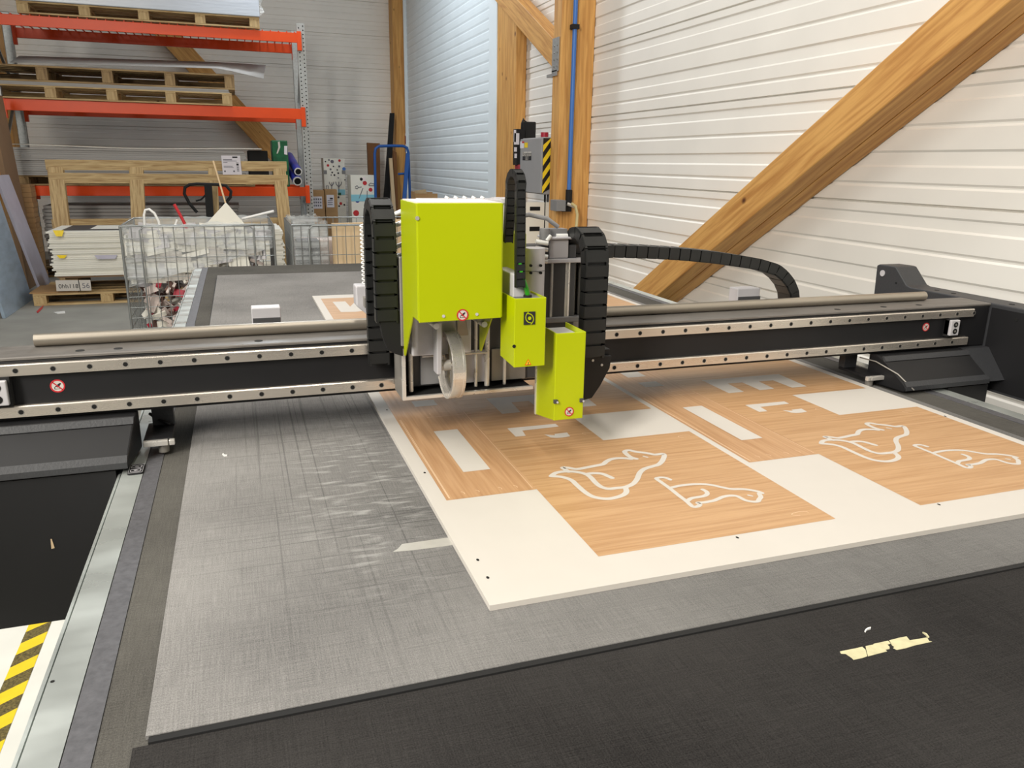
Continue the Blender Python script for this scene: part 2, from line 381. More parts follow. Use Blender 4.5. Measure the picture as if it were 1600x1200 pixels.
a0 = Vector((0, 1.9, 2.62)); a1 = Vector((0, 5.78, 0.255)); dd = (a1-a0).normalized(); nn = Vector((0, dd.z, -dd.y))
if nn.z > 0: nn = -nn
br = thing('diagonal_beam', (2.87, 5.7, 0.0), 'big timber beam rising diagonally across the white ribbed wall', 'beam')
a1 = a0+dd*((0.0-a0.z)/dd.z)
for x0, x1, off in ((2.75, 2.878, 0.0), (2.882, 2.998, 0.006)):
    T = 0.19
    p0, p1 = a0, a1-nn*0
    # clipped at the floor
    q0 = a0+nn*T; q1 = q0+dd*((0.0-q0.z)/dd.z)
    mb = MB().hexa([(x0, q0.y, q0.z), (x1, q0.y, q0.z), (x1, q1.y, q1.z), (x0, q1.y, q1.z), (x0, p0.y, p0.z), (x1, p0.y, p0.z), (x1, p1.y, p1.z), (x0, p1.y, p1.z)], 'glulam')
    mb.build('timber_plank', br, bevel=0.006, orient=frame_of((x0, a0.y, a0.z), (x0, a1.y, a1.z)))
brace = thing('diagonal_brace', (2.84, 6.8, 2.35), 'short diagonal timber brace bolted high on the post with the blue pipe', 'beam')
MB().hexa([(2.74, 6.785, 2.262), (2.878, 6.785, 2.262), (2.878, 9.6, 3.64), (2.74, 9.6, 3.64), (2.74, 6.785, 2.50), (2.878, 6.785, 2.50), (2.878, 9.6, 3.88), (2.74, 9.6, 3.88)], 'glulam').build('timber_arm', brace, bevel=0.006, orient=frame_of((2.83, 6.785, 2.33), (2.83, 9.6, 3.73)))
mb = B(2.682, 2.6885, 6.63, 6.78, 2.27, 2.54, 'galvanised').box(2.682, 2.76, 6.7805, 6.90, 2.235, 2.26, 'galvanised').box(2.682, 2.6885, 6.66, 6.78, 2.235, 2.28, 'galvanised')
for k in range(8): mb.disc((2.682, 6.66+0.07*(k % 2), 2.31+0.055*(k//2)), (-1, 0, 0), 0.008, 0.004, 'dull_steel', 8)
tag(mb.build('steel_bracket', brace), 'galvanised bracket')
# roller shutter
sh = thing('roller_shutter', (2.95, 11.6, 0), 'white slatted roller shutter between the corner post and a timber post', 'shutter')
pts = [(2.955, 0.0)]
z = 0.02
while z < 5.2:
    pts += [(2.955, z), (2.950, z+0.02), (2.949, z+0.055), (2.950, z+0.095), (2.9555, z+0.108), (2.9555, z+0.113)]; z += 0.115
pts += [(2.955, 5.25), (2.975, 5.25), (2.975, 0.0)]
MB().prism(pts, 'y', 9.34, 14.22, 'shutter_metal').build('shutter_curtain', sh)
B(2.90, 2.985, 9.04, 9.335, 0, 5.3, 'shutter_metal').build('guide_rail', sh, bevel=0.006)
B(2.90, 2.985, 14.225, 14.275, 0, 5.3, 'shutter_metal').build('guide_rail', sh, bevel=0.006)
mb = B(2.893, 2.8995, 14.23, 14.27, 1.72, 1.98, 'pink_white').box(2.892, 2.8994, 14.23, 14.27, 1.80, 1.94, 'red_mark').box(2.8915, 2.8994, 14.23, 14.27, 1.66, 1.74, 'blue_pipe')
mb.build('warning_sticker', sh)
# timber brace on the back wall, behind the rack
pa, pb = PY(240, 30, 14.4), PY(452, 262, 14.4)
tag(MB().bar(pa, pb, 0.3, 0.16, 'glulam', up=(0, 1, 0)).build('wall_brace', orient=frame_of(pa, pb)), 'timber brace running down the back wall behind the pallet rack', 'beam')
wcr = PY(3, 150, 14.42)
tag(B(wcr.x-0.5, wcr.x+0.1, 14.3, 14.59, 0, 7, 'glulam').build('timber_post', orient=frame_of((wcr.x, 14.4, 0), (wcr.x, 14.4, 1), up=(1, 0, 0))), 'timber post on the back wall seen at the left end of the rack', 'post')

# ================================================================== cutting table
TZ = 0.945; SZ = 0.950; PZN = 0.958      # felt, grey underlay, sign panel tops
ct = thing('cutting_table', (0.72, 2.6, 0), 'long flatbed cutting table with dark felt bed and aluminium side rails', 'table')
B(-0.19, 1.68, 0.2, 4.40, 0.06, TZ-0.03, 'machine_black').build('table_body', ct, bevel=0.01)
for sx in (0.0, 1.55):
    for yy in (0.5, 4.1): B(sx-0.1, sx+0.02, yy, yy+0.12, 0, 0.06, 'machine_black').build('leg', ct)
B(-0.170, 1.655, 0.15, 4.45, TZ-0.029, TZ, 'brown_felt').build('felt_bed', ct)
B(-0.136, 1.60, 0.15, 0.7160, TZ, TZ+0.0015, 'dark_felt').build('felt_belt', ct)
tag(B(-0.198, -0.1705, 0.15, 4.43, TZ-0.03, TZ+0.001, 'rail_strip').build('edge_strip', ct), 'grey speckled edge strip')
tag(B(1.6555, 1.683, 0.15, 4.43, TZ-0.03, TZ+0.001, 'rail_strip').build('edge_strip', ct), 'grey speckled edge strip')
sr = MB().prism([(-0.2365, TZ-0.05), (-0.2365, TZ-0.002), (-0.2345, TZ+0.0015), (-0.199, TZ+0.0015), (-0.199, TZ-0.05)], 'y', 0.15, 4.40, 'brushed_aluminium').build('side_rail', ct)
B(-0.243, -0.239, 0.15, 4.40, TZ-0.06, TZ-0.004, 'brushed_aluminium').build('side_rail', ct)
tag(B(1.684, 1.722, 0.15, 4.40, TZ-0.05, TZ+0.0015, 'brushed_aluminium').build('side_rail', ct), 'brushed aluminium rail')
q = PZ(82, 1065, TZ+0.0015)
MB().disc((q.x, q.y, TZ+0.0015), (0, 0, 1), 0.0022, 0.0004, 'black_hole', 12).build('screw_hole', ct)
c = PZ(213.5, 736, TZ)
bt = MB().prism([(c.x-0.013, c.y-0.020), (c.x-0.010, c.y-0.023), (c.x+0.010, c.y-0.023), (c.x+0.013, c.y-0.020), (c.x+0.013, c.y+0.020), (c.x+0.010, c.y+0.023), (c.x-0.010, c.y+0.023), (c.x-0.013, c.y+0.020)], 'z', TZ+0.0015, TZ+0.005, 'machine_black')
bt = bt.build('button_pad', ct)
mb = MB()
for s in (-1, 1):
    cc = c.y+s*0.0095
    for x0, x1, y0, y1 in ((-0.009, 0.009, 0.005, 0.006), (-0.009, 0.009, -0.006, -0.005), (-0.009, -0.008, -0.006, 0.006), (0.008, 0.009, -0.006, 0.006), (-0.003, 0.003, -0.001, 0.001), (-0.0005, 0.0005, -0.003, 0.003)):
        mb.box(c.x+x0, c.x+x1, cc+y0, cc+y1, TZ+0.005, TZ+0.0054, 'light_grey')
for x0, x1, y0, y1 in ((-0.012, 0.012, 0.0205, 0.0212), (-0.012, 0.012, -0.0212, -0.0205), (-0.012, -0.0115, -0.021, 0.021), (0.0115, 0.012, -0.021, 0.021)):
    mb.box(c.x+x0, c.x+x1, c.y+y0, c.y+y1, TZ+0.005, TZ+0.0054, 'light_grey')
mb.build('button_icon', bt)

# grey underlay sheet
y_far = 4.08
us = MB().prism([(-0.125, 0.7255), (1.560, 0.7235), (1.560, y_far), (-0.118, y_far)], 'z', TZ+0.0002, SZ, 'grey_felt')
us = us.build('underlay_sheet', bevel=0.0003)
B(-0.122, 1.557, 0.7165, 4.0, TZ+0.0001, SZ-0.0012, 'matt_black').build('edge_shadow', us)  # black layer jutting forward, a painted shadow line under the sheet's front edge
tag(us, 'worn grey underlay sheet with knife scratches lying on the cutting table', 'mat')
# ------------------------------------------------------------------ sign board with wood print
x0, x1, y0, y1 = 0.266, 1.516, 0.836, 3.305
mb = MB().box(x0, x1, y0, y1, SZ+0.0001, PZN, 'print_white')
zz = PZN+0.0002; zw = PZN+0.0004
def quad(xa, xb, ya, yb, m, z=None):
    mb.add([(xa, ya, z or zz), (xb, ya, z or zz), (xb, yb, z or zz), (xa, yb, z or zz)], [(0, 1, 2, 3)], m)
def polyz(pts, m, z=None): mb.add([(p[0], p[1], z or zw) for p in pts], [tuple(range(len(pts)))], m)
fox = [[(1060, 270), (1000, 262), (900, 262), (830, 275), (780, 300), (740, 330), (640, 350), (530, 372), (440, 385), (360, 372), (285, 368), (330, 400), (350, 415)],
       [(155, 465), (200, 432), (270, 415), (370, 412), (460, 420), (545, 442), (600, 475), (660, 540), (720, 585), (800, 608), (900, 600), (1000, 588), (1080, 555), (1130, 500), (1160, 430), (1210, 385), (1300, 355), (1370, 335), (1410, 300), (1430, 265), (1440, 230), (1420, 212), (1330, 220), (1240, 203), (1130, 190), (1040, 172), (990, 185), (1010, 215), (1060, 250), (1120, 268)],
       [(155, 465), (240, 470), (320, 485), (390, 515), (450, 570), (530, 640), (610, 690), (700, 715), (800, 722), (900, 705), (980, 675), (1010, 640), (1000, 600)],
       [(560, 440), (640, 432), (730, 438), (790, 460), (845, 485)],
       [(1205, 240), (1245, 250)]]
cat = [[(295, 235), (240, 212), (170, 208), (125, 222), (160, 250), (280, 335), (400, 430), (500, 505), (580, 572), (640, 570), (670, 545), (640, 525), (720, 520), (850, 495), (960, 450), (1060, 435), (1140, 445), (1230, 490), (1320, 510), (1390, 508), (1410, 480), (1430, 450), (1410, 410), (1445, 403)],
       [(1445, 403), (1380, 380), (1220, 355), (1060, 352), (940, 330), (800, 300), (650, 292), (500, 300), (400, 315), (310, 335)],
       [(705, 360), (750, 385), (760, 415), (720, 440), (640, 455), (560, 470), (510, 505)],
       [(1275, 430), (1320, 440)]]
def wp(ox, oy, s, pts): return [PZ(ox+a/s, oy+b/s, zw).xy for a, b in pts]
def motif(dx, yo=0.0, drawings=True, top=2.02):
    quad(0.293+dx, 0.4535+dx, 1.163+yo, top+yo, 'oak_print_strip')
    xr = 0.8735+dx if dx == 0 else 0.9+dx
    quad(0.4535+dx, xr-0.001, 0.912+yo, 1.356+yo, 'oak_print_along')
    quad(0.4535+dx, 0.672+dx, 1.356+yo, 1.521+yo, 'oak_print_along')
    quad(0.4535+dx, xr-0.001, 1.521+yo, top+yo, 'oak_print_along')
    quad(0.353+dx, 0.404+dx, 1.274+yo, 1.507+yo, 'print_white', zw)                     # I
    polyz([(a+dx, b+yo) for a, b in ((0.507, 1.482), (0.507, 1.427), (0.529, 1.427), (0.533, 1.459), (0.617, 1.462), (0.617, 1.481))], 'print_white')   # L
    polyz([(a+dx, b+yo) for a, b in ((0.568, 1.423), (0.575, 1.402), (0.585, 1.396), (0.600, 1.395), (0.616, 1.397), (0.619, 1.421), (0.590, 1.420), (0.588, 1.412))], 'print_white')
    polyz([(a+dx, b+yo) for a, b in ((0.528, 1.703), (0.528, 1.579), (0.572, 1.580), (0.576, 1.656), (0.620, 1.656), (0.620, 1.581), (0.664, 1.581), (0.668, 1.651), (0.712, 1.651), (0.715, 1.577), (0.760, 1.577), (0.768, 1.701))], 'print_white')   # E
    quad(0.352+dx, 0.405+dx, 1.684+yo, 1.728+yo, 'print_white', zw)
    quad(0.352+dx, 0.405+dx, 1.78+yo, 1.97+yo, 'print_white', zw)
    for xa, ya, xb, yb in ((0.299, 1.17, 0.299, 1.60), (0.3005, 1.17, 0.3015, 1.60), (0.448, 1.17, 0.449, 1.62), (0.36, 1.60, 0.445, 1.603), (0.372, 1.62, 0.372, 1.628), (0.395, 1.632, 0.42, 1.632), (0.45, 1.60, 0.64, 1.604)):
        ribbon(mb, [(xa+dx, ya+yo), (xb+dx, yb+yo)], 0.0008, zw, 'score_line')
    for xa in (0.325, 0.351, 0.392, 0.420):
        ribbon(mb, [(xa+dx, 1.190+yo), (xa+0.004+dx, 1.186+yo), (xa+0.004+dx, 1.180+yo)], 0.0009, zw, 'score_line')
    for q_, w_ in (((0.655, 1.405), 0.008), ((0.83, 0.945), 0.016), ((0.845, 1.33), 0.014)):
        ribbon(mb, [(q_[0]+dx+w_*math.cos(t), q_[1]+yo+0.006*math.sin(t)) for t in [k*math.pi/5 for k in range(8)]], 0.0008, zw, 'score_line')
    if drawings:
        for k, s_ in enumerate(fox): ribbon(mb, [Vector((p.x+dx, p.y+yo)) for p in wp(840, 680, 7.2727, s_)], 0.0100 if k < 4 else 0.0050, zw+0.0002*0, 'print_white')
        for k, s_ in enumerate(cat): ribbon(mb, [Vector((p.x+dx, p.y+yo)) for p in wp(1010, 720, 8, s_)], 0.0082 if k < 3 else 0.0045, zw, 'print_white')
motif(0); motif(0.594)
# far pair of motifs (mirrored letters at the far end)
for dx in (0, 0.594):
    xr = 0.8735+dx if dx == 0 else 0.9+dx-0.001
    quad(0.293+dx, xr, 2.16, 3.225, 'oak_print_along')
    polyz([(a+dx, b) for a, b in ((0.330, 3.138), (0.335, 2.909), (0.389, 2.901), (0.445, 2.93), (0.47, 3.138), (0.423, 3.138), (0.383, 3.015), (0.380, 3.138))], 'print_white')
    quad(0.34+dx, 0.40+dx, 2.62, 2.72, 'print_white', zw); quad(0.60+dx, 0.84+dx, 2.55, 2.75, 'print_white', zw)
    polyz([(a+dx, b) for a, b in ((0.55, 3.13), (0.62, 2.90), (0.70, 3.13), (0.655, 3.13), (0.62, 3.0), (0.59, 3.13))], 'print_white')
for hx, hy in ((0.286, 1.68), (0.285, 1.292), (0.285, 0.954), (0.284, 0.903), (0.681, 0.903), (1.08, 0.905), (1.497, 1.279), (0.286, 2.6), (1.497, 2.3)):
    mb.add([(hx+0.0021*math.cos(a*math.pi/8), hy+0.0034*math.sin(a*math.pi/8), zw) for a in range(16)], [tuple(range(16))], 'black_hole')
tag(mb.build('sign_board'), 'large white board printed with oak panels, letters and white fox and cat outlines', 'board')
# tapes and crumbs
def zprism(name, px, z, t, m, label, cat, group=None):
    pts = [PZ(a, b_2, z+t) for a, b_2 in px]
    return tag(MB().prism([(p.x, p.y) for p in pts], 'z', z, z+t, m).build(name), label, cat, group)
zprism('tape_strip', [(614, 862), (622, 857), (628, 850), (703, 839.5), (709, 851), (690, 854), (640, 860)], SZ, 0.0004, 'clear_tape', 'pale torn tape strip on the grey underlay beside the sign board', 'tape')
A8 = lambda pts: [(1300+a/8.889, 960+b/8.889) for a, b in pts]
mtape = thing('masking_tape', tuple(PZ(1380, 1010, TZ+0.0015)), 'cracked yellowish masking tape stuck to the dark felt in front', 'tape')
for nme, pts in (('tape_piece', [(110, 515), (230, 490), (310, 475), (420, 450), (465, 488), (490, 580), (420, 605), (300, 630), (270, 600), (190, 548), (125, 545)]),
                 ('tape_piece', [(465, 440), (570, 420), (580, 408), (780, 365), (815, 405), (770, 420), (800, 450), (800, 480), (740, 490), (765, 512), (620, 550), (500, 582), (475, 486)]),
                 ('tape_piece', [(795, 360), (930, 325), (1035, 305), (1080, 360), (1320, 320), (1350, 370), (1390, 378), (1150, 430), (1020, 470), (900, 492), (850, 468), (865, 450), (830, 425), (820, 400)])):
    P_ = [PZ(a, b2, TZ+0.0019) for a, b2 in A8(pts)]
    MB().prism([(p.x, p.y) for p in P_], 'z', TZ+0.0016, TZ+0.0020, 'masking_tape').build(nme, mtape)
P_ = [PZ(a, b2, TZ+0.002) for a, b2 in A8([(1255, 255), (1310, 275), (1350, 325), (1330, 325), (1300, 290)])]
MB().prism([(p.x, p.y) for p in P_], 'z', TZ+0.0016, TZ+0.0035, 'masking_tape').build('tape_piece', mtape)
zprism('crumb', A8([(452, 225), (470, 200), (500, 180), (540, 172), (540, 190), (490, 205), (470, 232)]), TZ+0.0015, 0.002, 'white_plastic', 'tiny white curled chip on the dark felt above the masking tape', 'chip')
zprism('crumb', [(347, 709), (350, 712), (355, 711.5), (355, 710), (351, 710), (349, 708)], SZ, 0.002, 'white_plastic', 'tiny white curled chip on the grey underlay near the gantry', 'chip')
zprism('tape_strip', [(1397, 592), (1412, 593), (1445, 604), (1427, 610), (1405, 602)], SZ, 0.0004, 'clear_tape', 'short pale tape piece on the right edge of the underlay', 'tape')

# hazard tape on the painted floor
ht = MB()
pa = [PZ(21, 981, 0.004), PZ(46, 979, 0.004)]; pb = [PZ(-22, 1082, 0.004), PZ(3, 1080, 0.004)]
L0, R0 = Vector((pa[0].x, 3.0)), Vector((pa[1].x, 3.0))
xl, xr = -0.757, -0.690
yv = 3.0; k = 0
while yv > 1.2:
    ht.add([(xl, yv, 0.005), (xr, yv+0.05, 0.005), (xr, yv+0.05-0.065, 0.005), (xl, yv-0.065, 0.005)], [(0, 1, 2, 3)], 'yellow_tape' if k % 2 else 'worn_black_tape'); yv -= 0.065; k += 1
tag(ht.build('hazard_tape'), 'worn yellow and black hazard tape on the white painted floor', 'tape')

# ================================================================== gantry
GY = 1.58
ga = thing('gantry', (0.7, 1.63, 1.03), 'black gantry beam with steel rails spanning the cutting table', 'gantry')
B(-0.72, 1.948, GY+0.004, GY+0.098, 1.030, 1.143, 'machine_black').build('beam', ga, bevel=0.003)
tp = MB().prism([(GY+0.002, 1.1435), (GY+0.102, 1.1435), (GY+0.102, 1.149), (GY+0.004, 1.149), (GY+0.002, 1.147)], 'x', -0.72, 1.948, 'beam_top').build('top_plate', ga)
mb = MB()
for x in [-0.30, -0.235, 0.02, 0.28, 1.45, 1.60, 1.72]:
    mb.cyl((x, GY+0.03, 1.149), (x, GY+0.03, 1.1496), 0.008, 'matt_black', 14)
mb.build('cap', tp)
for s in (MB().tube([(PY(53, 535, 1.66).x, 1.668, 1.1614), (PY(1447, 466, 1.66).x, 1.668, 1.1614)], 0.0125, 'bar_metal', 16),): s.build('round_bar', ga)
BOLT = None
def railmesh(zc, x0, x1, ph):
    mb = MB().prism([(GY-0.008, zc-0.0105), (GY-0.008, zc+0.0085), (GY-0.006, zc+0.0105), (GY+0.0035, zc+0.0105), (GY+0.0035, zc-0.0105)], 'x', x0, x1, 'rail_steel')
    r = mb.build('guide_rail', ga); x = x0+ph; global BOLT
    while x < x1:
        if BOLT is None:
            o = MB().ring((0, 0, 0), 'y', 0.0055, 0.0042, -0.0003, 0.0001, 'dull_steel', 16).disc((0, 0.0002, 0), (0, -1, 0), 0.0044, 0.0005, 'black_hole', 16).build('rail_bolt'); BOLT = o
        else: o = BOLT.copy(); COL.objects.link(o)
        o.location = (x, GY-0.008, zc-0.001); o.parent = r; x += 0.0600
    return r
railmesh(1.1275, -0.72, 1.880, (0.2594-0.72)+0.06*100 - int(((0.2594-0.72)+0.06*100)/0.06)*0.06)
q1 = PY(88/2.5, 460+464/2.5, GY).x
railmesh(1.0495, -0.72, 1.874, ((q1+0.72) % 0.06))
def no_touch(parent, c, axis, r, nm='warning_sticker'):
    """round red-ringed prohibition sign: crossed-out hand"""
    c = Vector(c); mb = MB()
    n = Vector((0, -1, 0))
    mb.disc(c, n, r*0.98, 0.0004, 'print_white', 28)
    mb.ring(c, 'y', r, r*0.80, -0.0008, -0.0003, 'red_mark', 32)
    def P(a, b_, dpt=0.0006): return (c.x+a*r, c.y-dpt, c.z+b_*r)
    mb.add([P(a, b_) for a, b_ in ((-0.35, -0.05), (-0.1, 0.1), (0.1, 0.32), (0.42, 0.45), (0.5, 0.3), (0.32, 0.1), (0.2, -0.15), (0.0, -0.25), (-0.15, -0.1), (-0.3, -0.2))], [tuple(range(10))], 'ink')
    mb.add([P(a, b_) for a, b_ in ((-0.45, -0.15), (-0.35, -0.15), (-0.35, -0.42), (0.3, -0.42), (0.3, -0.5), (-0.45, -0.5))], [tuple(range(6))], 'ink')
    mb.add([P(a, b_, 0.0008) for a, b_ in ((-0.66, 0.54), (-0.54, 0.66), (0.66, -0.54), (0.54, -0.66))], [(0, 1, 2, 3)], 'red_mark')
    return tag(mb.build(nm, parent), 'round white sticker with a red ring and crossed-out hand')
no_touch(ga, (PY(90, 603, GY+0.004).x, GY+0.004, PY(90, 603, GY+0.004).z), 'y', 0.0125)
no_touch(ga, (PY(1446.5, 511, GY+0.004).x, GY+0.004, PY(1446.5, 511, GY+0.004).z), 'y', 0.0115)
def stop(xa, xb, za, zb, side):
    o = B(xa, xb, GY-0.02, GY+0.004, za, zb, 'light_grey').build('end_stop', ga, bevel=0.002)
    m2 = MB()
    for zc in (za+0.012, zb-0.012):
        m2.disc(((xa+xb)/2, GY-0.0203, zc), (0, -1, 0), 0.0075, 0.0006, 'black_hole', 18); m2.disc(((xa+xb)/2, GY-0.021, zc), (0, -1, 0), 0.003, 0.0006, 'dull_steel', 10)
    m2.build('bolt', o)
    B(xa+side*0.004, xb+side*0.004+0.004, GY-0.012, GY+0.003, za-0.004, zb+0.005, 'matt_black').build('rubber_pad', o)
stop(-0.448, -0.4155, 1.066, 1.112, 0.0); stop(1.792, 1.822, 1.070, 1.112, 0.0)
# side housings and hoods of the gantry
def hood(xa, xb, fa, fb, ka=0, kb=0):
    skew = lambda vs: [(v[0]+(ka if abs(v[0]-xa) < 1e-6 else kb)*max(0, min(1, (v[1]-GY+0.104)/0.104)), v[1], v[2]) for v in vs]
    h = MB().prism([(GY+0.02, 1.029), (GY-0.004, 1.029), (GY-0.026, 1.022), (GY-0.094, 0.975), (GY-0.104, 0.965), (GY-0.104, 0.957), (GY-0.098, 0.951), (GY+0.02, 0.951)], 'x', xa, xb, 'machine_black')
    h.v = skew(h.v); h = h.build('side_hood', ga, bevel=0.003)
    MB().prism([(GY-0.098, 0.9505), (GY+0.02, 0.9505), (GY+0.02, 0.665), (GY-0.098, 0.665)], 'x', fa, fb, 'machine_black').build('hood_skirt', h)
    q = MB().prism([(GY-0.022, 1.0285), (GY-0.028, 1.0285), (GY-0.036, 1.0175), (GY-0.030, 1.0145)], 'x', xa, xb, 'machine_charcoal'); q.v = skew(q.v); q.build('hood_fold', h)
    MB().prism([(GY-0.0945, 0.9765), (GY-0.1045, 0.966), (GY-0.1045, 0.956), (GY-0.1065, 0.956), (GY-0.1065, 0.967), (GY-0.097, 0.978)], 'x', xa, xb, 'machine_charcoal').build('hood_lip', h)
    return h
hood(-0.72, -0.224, -0.72, -0.246, 0, 0.012); hood(1.578, 1.860, 1.728, 1.868, -0.012, 0)
MB().hexa([(1.861, 1.50, 0.951), (1.948, 1.50, 0.951), (1.948, 1.66, 0.951), (1.861, 1.66, 0.951), (1.861, 1.565, 1.029), (1.948, 1.565, 1.029), (1.948, 1.66, 1.029), (1.861, 1.66, 1.029)], 'machine_charcoal').build('gusset', ga)
prof = [(0.9, 0.907), (2.003, 0.907), (2.015, 1.200), (2.005, 1.204), (1.945, 1.205), (1.935, 1.203), (1.884, 1.154), (1.87, 1.150), (0.9, 1.148)]
eh = MB().prism(prof, 'x', 1.950, 2.035, 'machine_charcoal').build('end_housing', ga, bevel=0.004, seg=3)
B(1.9485, 1.9495, 1.0, 1.578, 0.915, 1.138, 'machine_black').build('inner_panel', eh)
m2 = MB().disc((1.9497, 1.985, 1.178), (-1, 0, 0), 0.010, 0.002, 'light_grey', 18).disc((1.9484, 1.50, 1.118), (-1, 0, 0), 0.005, 0.001, 'black_hole', 12).disc((1.9497, 1.925, 1.155), (-1, 0, 0), 0.003, 0.001, 'black_hole', 10)
for yy in (1.80, 1.74, 1.55, 1.50, 1.45, 1.40): m2.disc((1.985, yy, 1.149), (0, 0, 1), 0.007, 0.0015, 'matt_black', 14)
m2.build('screw', eh)
hl = MB().prism(prof, 'x', -0.80, -0.722, 'machine_charcoal').build('end_housing', ga, bevel=0.004)
# guide brackets that run on the table rails
lb = thing('guide', (0, 0, 0), 'x', 'x'); bpy.data.objects.remove(lb)
def bracket(s, xo):
    X = lambda v: xo + s*v
    def bb(a, b_, y0_, y1_, z0_, z1_, m):
        u, v = sorted((X(a), X(b_))); return B(u, v, y0_, y1_, z0_, z1_, m)
    o = bb(-0.040, 0.012, 1.555, 1.66, 0.972, 0.980, 'machine_black').build('guide_bracket', ga, bevel=0.002)
    tag(bb(-0.040, 0.004, 1.544, 1.5545, 0.968, 0.979, 'bright_steel').build('front_bar', o, bevel=0.0015), 'bright steel bar')
    tag(bb(0.006, 0.016, 1.544, 1.5545, 0.968, 0.979, 'bright_steel').build('front_bar', o, bevel=0.0015), 'bright steel bar')
    MB().cyl((X(-0.006), 1.562, 0.9515), (X(-0.006), 1.562, 0.971), 0.010, 'dull_steel', 16).build('roller', o)
    bb(-0.03, 0.010, 1.64, 1.662, 0.98, 1.03, 'machine_charcoal').build('hanger', o)
bracket(1, -0.164); bracket(-1, 1.535)
tag(MB().tube([(1.545, 1.61, 1.015), (1.562, 1.57, 1.012), (1.570, 1.50, 0.995), (1.600, 1.470, 0.958)], 0.0018, 'dull_steel', 8).build('thin_cable', ga), 'thin grey cable')
MB().tube([(-0.20, 1.66, 1.0), (-0.180, 1.64, 0.99), (-0.160, 1.63, 0.984)], 0.003, 'matt_black', 8).build('thin_cable', ga)
# little housings behind the beam
for (xa, ya, xb, yb) in ((392, 480, 440, 512), (1150, 450, 1182, 476)):
    p, q = PY(xa, ya, 1.76), PY(xb, yb, 1.76)
    o = B(p.x, q.x, 1.75, 1.79, 1.06, p.z-0.001, 'light_grey').build('rear_housing', ga, bevel=0.002)
    B(p.x+0.002, q.x-0.002, 1.744, 1.749, 1.07, p.z*0.45+q.z*0.55+0.004, 'dark_grey').build('window_plate', o)
B(-0.72, 1.948, 1.700, 1.775, 1.035, 1.060, 'machine_black').build('chain_tray', ga, bevel=0.002)
B(-0.72, 1.948, GY+0.099, 1.6995, 1.040, 1.055, 'machine_black').build('chain_tray', ga)

# ------------------------------------------------------------------ cable chains
def chain(path, width, thick, side, pitch, m='chain_plastic'):
    """link chain along a 3D path; side = unit vector across the chain"""
    mb = MB(); side = Vector(side); P = [Vector(p) for p in path]
    L = [0]
    for i in range(1, len(P)): L.append(L[-1]+(P[i]-P[i-1]).length)
    def at(s):
        for i in range(1, len(P)):
            if s <= L[i] or i == len(P)-1:
                t = (s-L[i-1])/max(1e-9, L[i]-L[i-1]); return P[i-1].lerp(P[i], min(1, max(0, t)))
    n = max(2, round(L[-1]/pitch)); st = L[-1]/n
    for k in range(n):
        a, b2 = at(k*st), at((k+1)*st); t = (b2-a).normalized(); c = (a+b2)/2; h = st*0.5
        nrm = t.cross(side).normalized()
        def box3(l, w0, w1, d0, d1):
            q = []
            for dd_ in (d0, d1):
                for (lx, wx) in ((-l, w0), (l, w0), (l, w1), (-l, w1)): q.append(c+t*lx+side*wx+nrm*dd_)
            mb.hexa(q, m)
        hw = width/2; ht_ = thick/2
        box3(h*1.12, -hw, -hw+width*0.10, -ht_*0.94, ht_*0.94); box3(h*1.12, hw-width*0.10, hw, -ht_*0.94, ht_*0.94)    # side plates
        box3(h*0.90, -hw-width*0.03, -hw, -ht_*0.80, ht_*0.80); box3(h*0.90, hw, hw+width*0.03, -ht_*0.80, ht_*0.80)
        box3(h*0.80, -hw+0.001, hw-0.001, ht_*0.82, ht_); box3(h*0.80, -hw+0.001, hw-0.001, -ht_, -ht_*0.82)              # cross bars
        box3(h*1.0, -hw+width*0.12, hw-width*0.12, -ht_*0.6, ht_*0.6)
    return mb
def arc_path(x, y0, z0, r, zc, yback, zend, n=12):
    """front strand up at y0, over an arc, down behind"""
    pts = [(x, y0, z0), (x, y0, zc)]
    for k in range(1, n): a = math.pi*k/n; pts.append((x, y0+r-r*math.cos(a), zc+r*math.sin(a)))
    pts += [(x, y0+2*r, zc), (x, yback, zend)]
    return pts

# ================================================================== tool head
th = thing('tool_head', (0.48, 1.45, 1.05), 'lime green cutting head with a big creasing wheel riding on the gantry', 'cutting head')
# carriage plate on the rails
cp = B(0.285, 0.715, 1.545, 1.568, 1.046, 1.20, 'dull_steel').build('carriage_plate', th, bevel=0.002)
B(0.30, 0.66, 1.500, 1.545, 1.06, 1.34, 'dark_grey').build('carriage_body', th, bevel=0.003)
fr = MB().prism([(0.281, 1.0445), (0.556, 1.0465), (0.556, 1.0535), (0.2885, 1.0515), (0.2885, 1.150), (0.281, 1.150)], 'y', 1.462, 1.470, 'bright_steel').build('frame', th, bevel=0.0008)
B(0.2815, 0.288, 1.470, 1.545, 1.045, 1.15, 'dull_steel').build('frame_side', fr)
B(0.289, 0.556, 1.4705, 1.545, 1.046, 1.0500, 'matt_black').build('frame_floor', fr)
mb = MB()
mb.box(0.325, 0.39, 1.494, 1.4995, 1.065, 1.14, 'mid_grey').box(0.40, 0.47, 1.494, 1.4995, 1.062, 1.13, 'light_grey').box(0.475, 0.55, 1.494, 1.4995, 1.062, 1.13, 'dull_steel')
mb.build('front_plates', th, bevel=0.001)
for x, r, z0, z1 in ((0.303, 0.0048, 1.056, 1.18), (0.438, 0.0035, 1.056, 1.2), (0.462, 0.0055, 1.056, 1.2), (0.500, 0.0035, 1.056, 1.18)):
    MB().cyl((x, 1.485, z0), (x, 1.485, z1), r, 'bright_steel', 14).build('guide_rod', th)
MB().cyl((0.325, 1.478, 1.128), (0.46, 1.478, 1.128), 0.0022, 'bright_steel', 10).build('cross_rod', th)
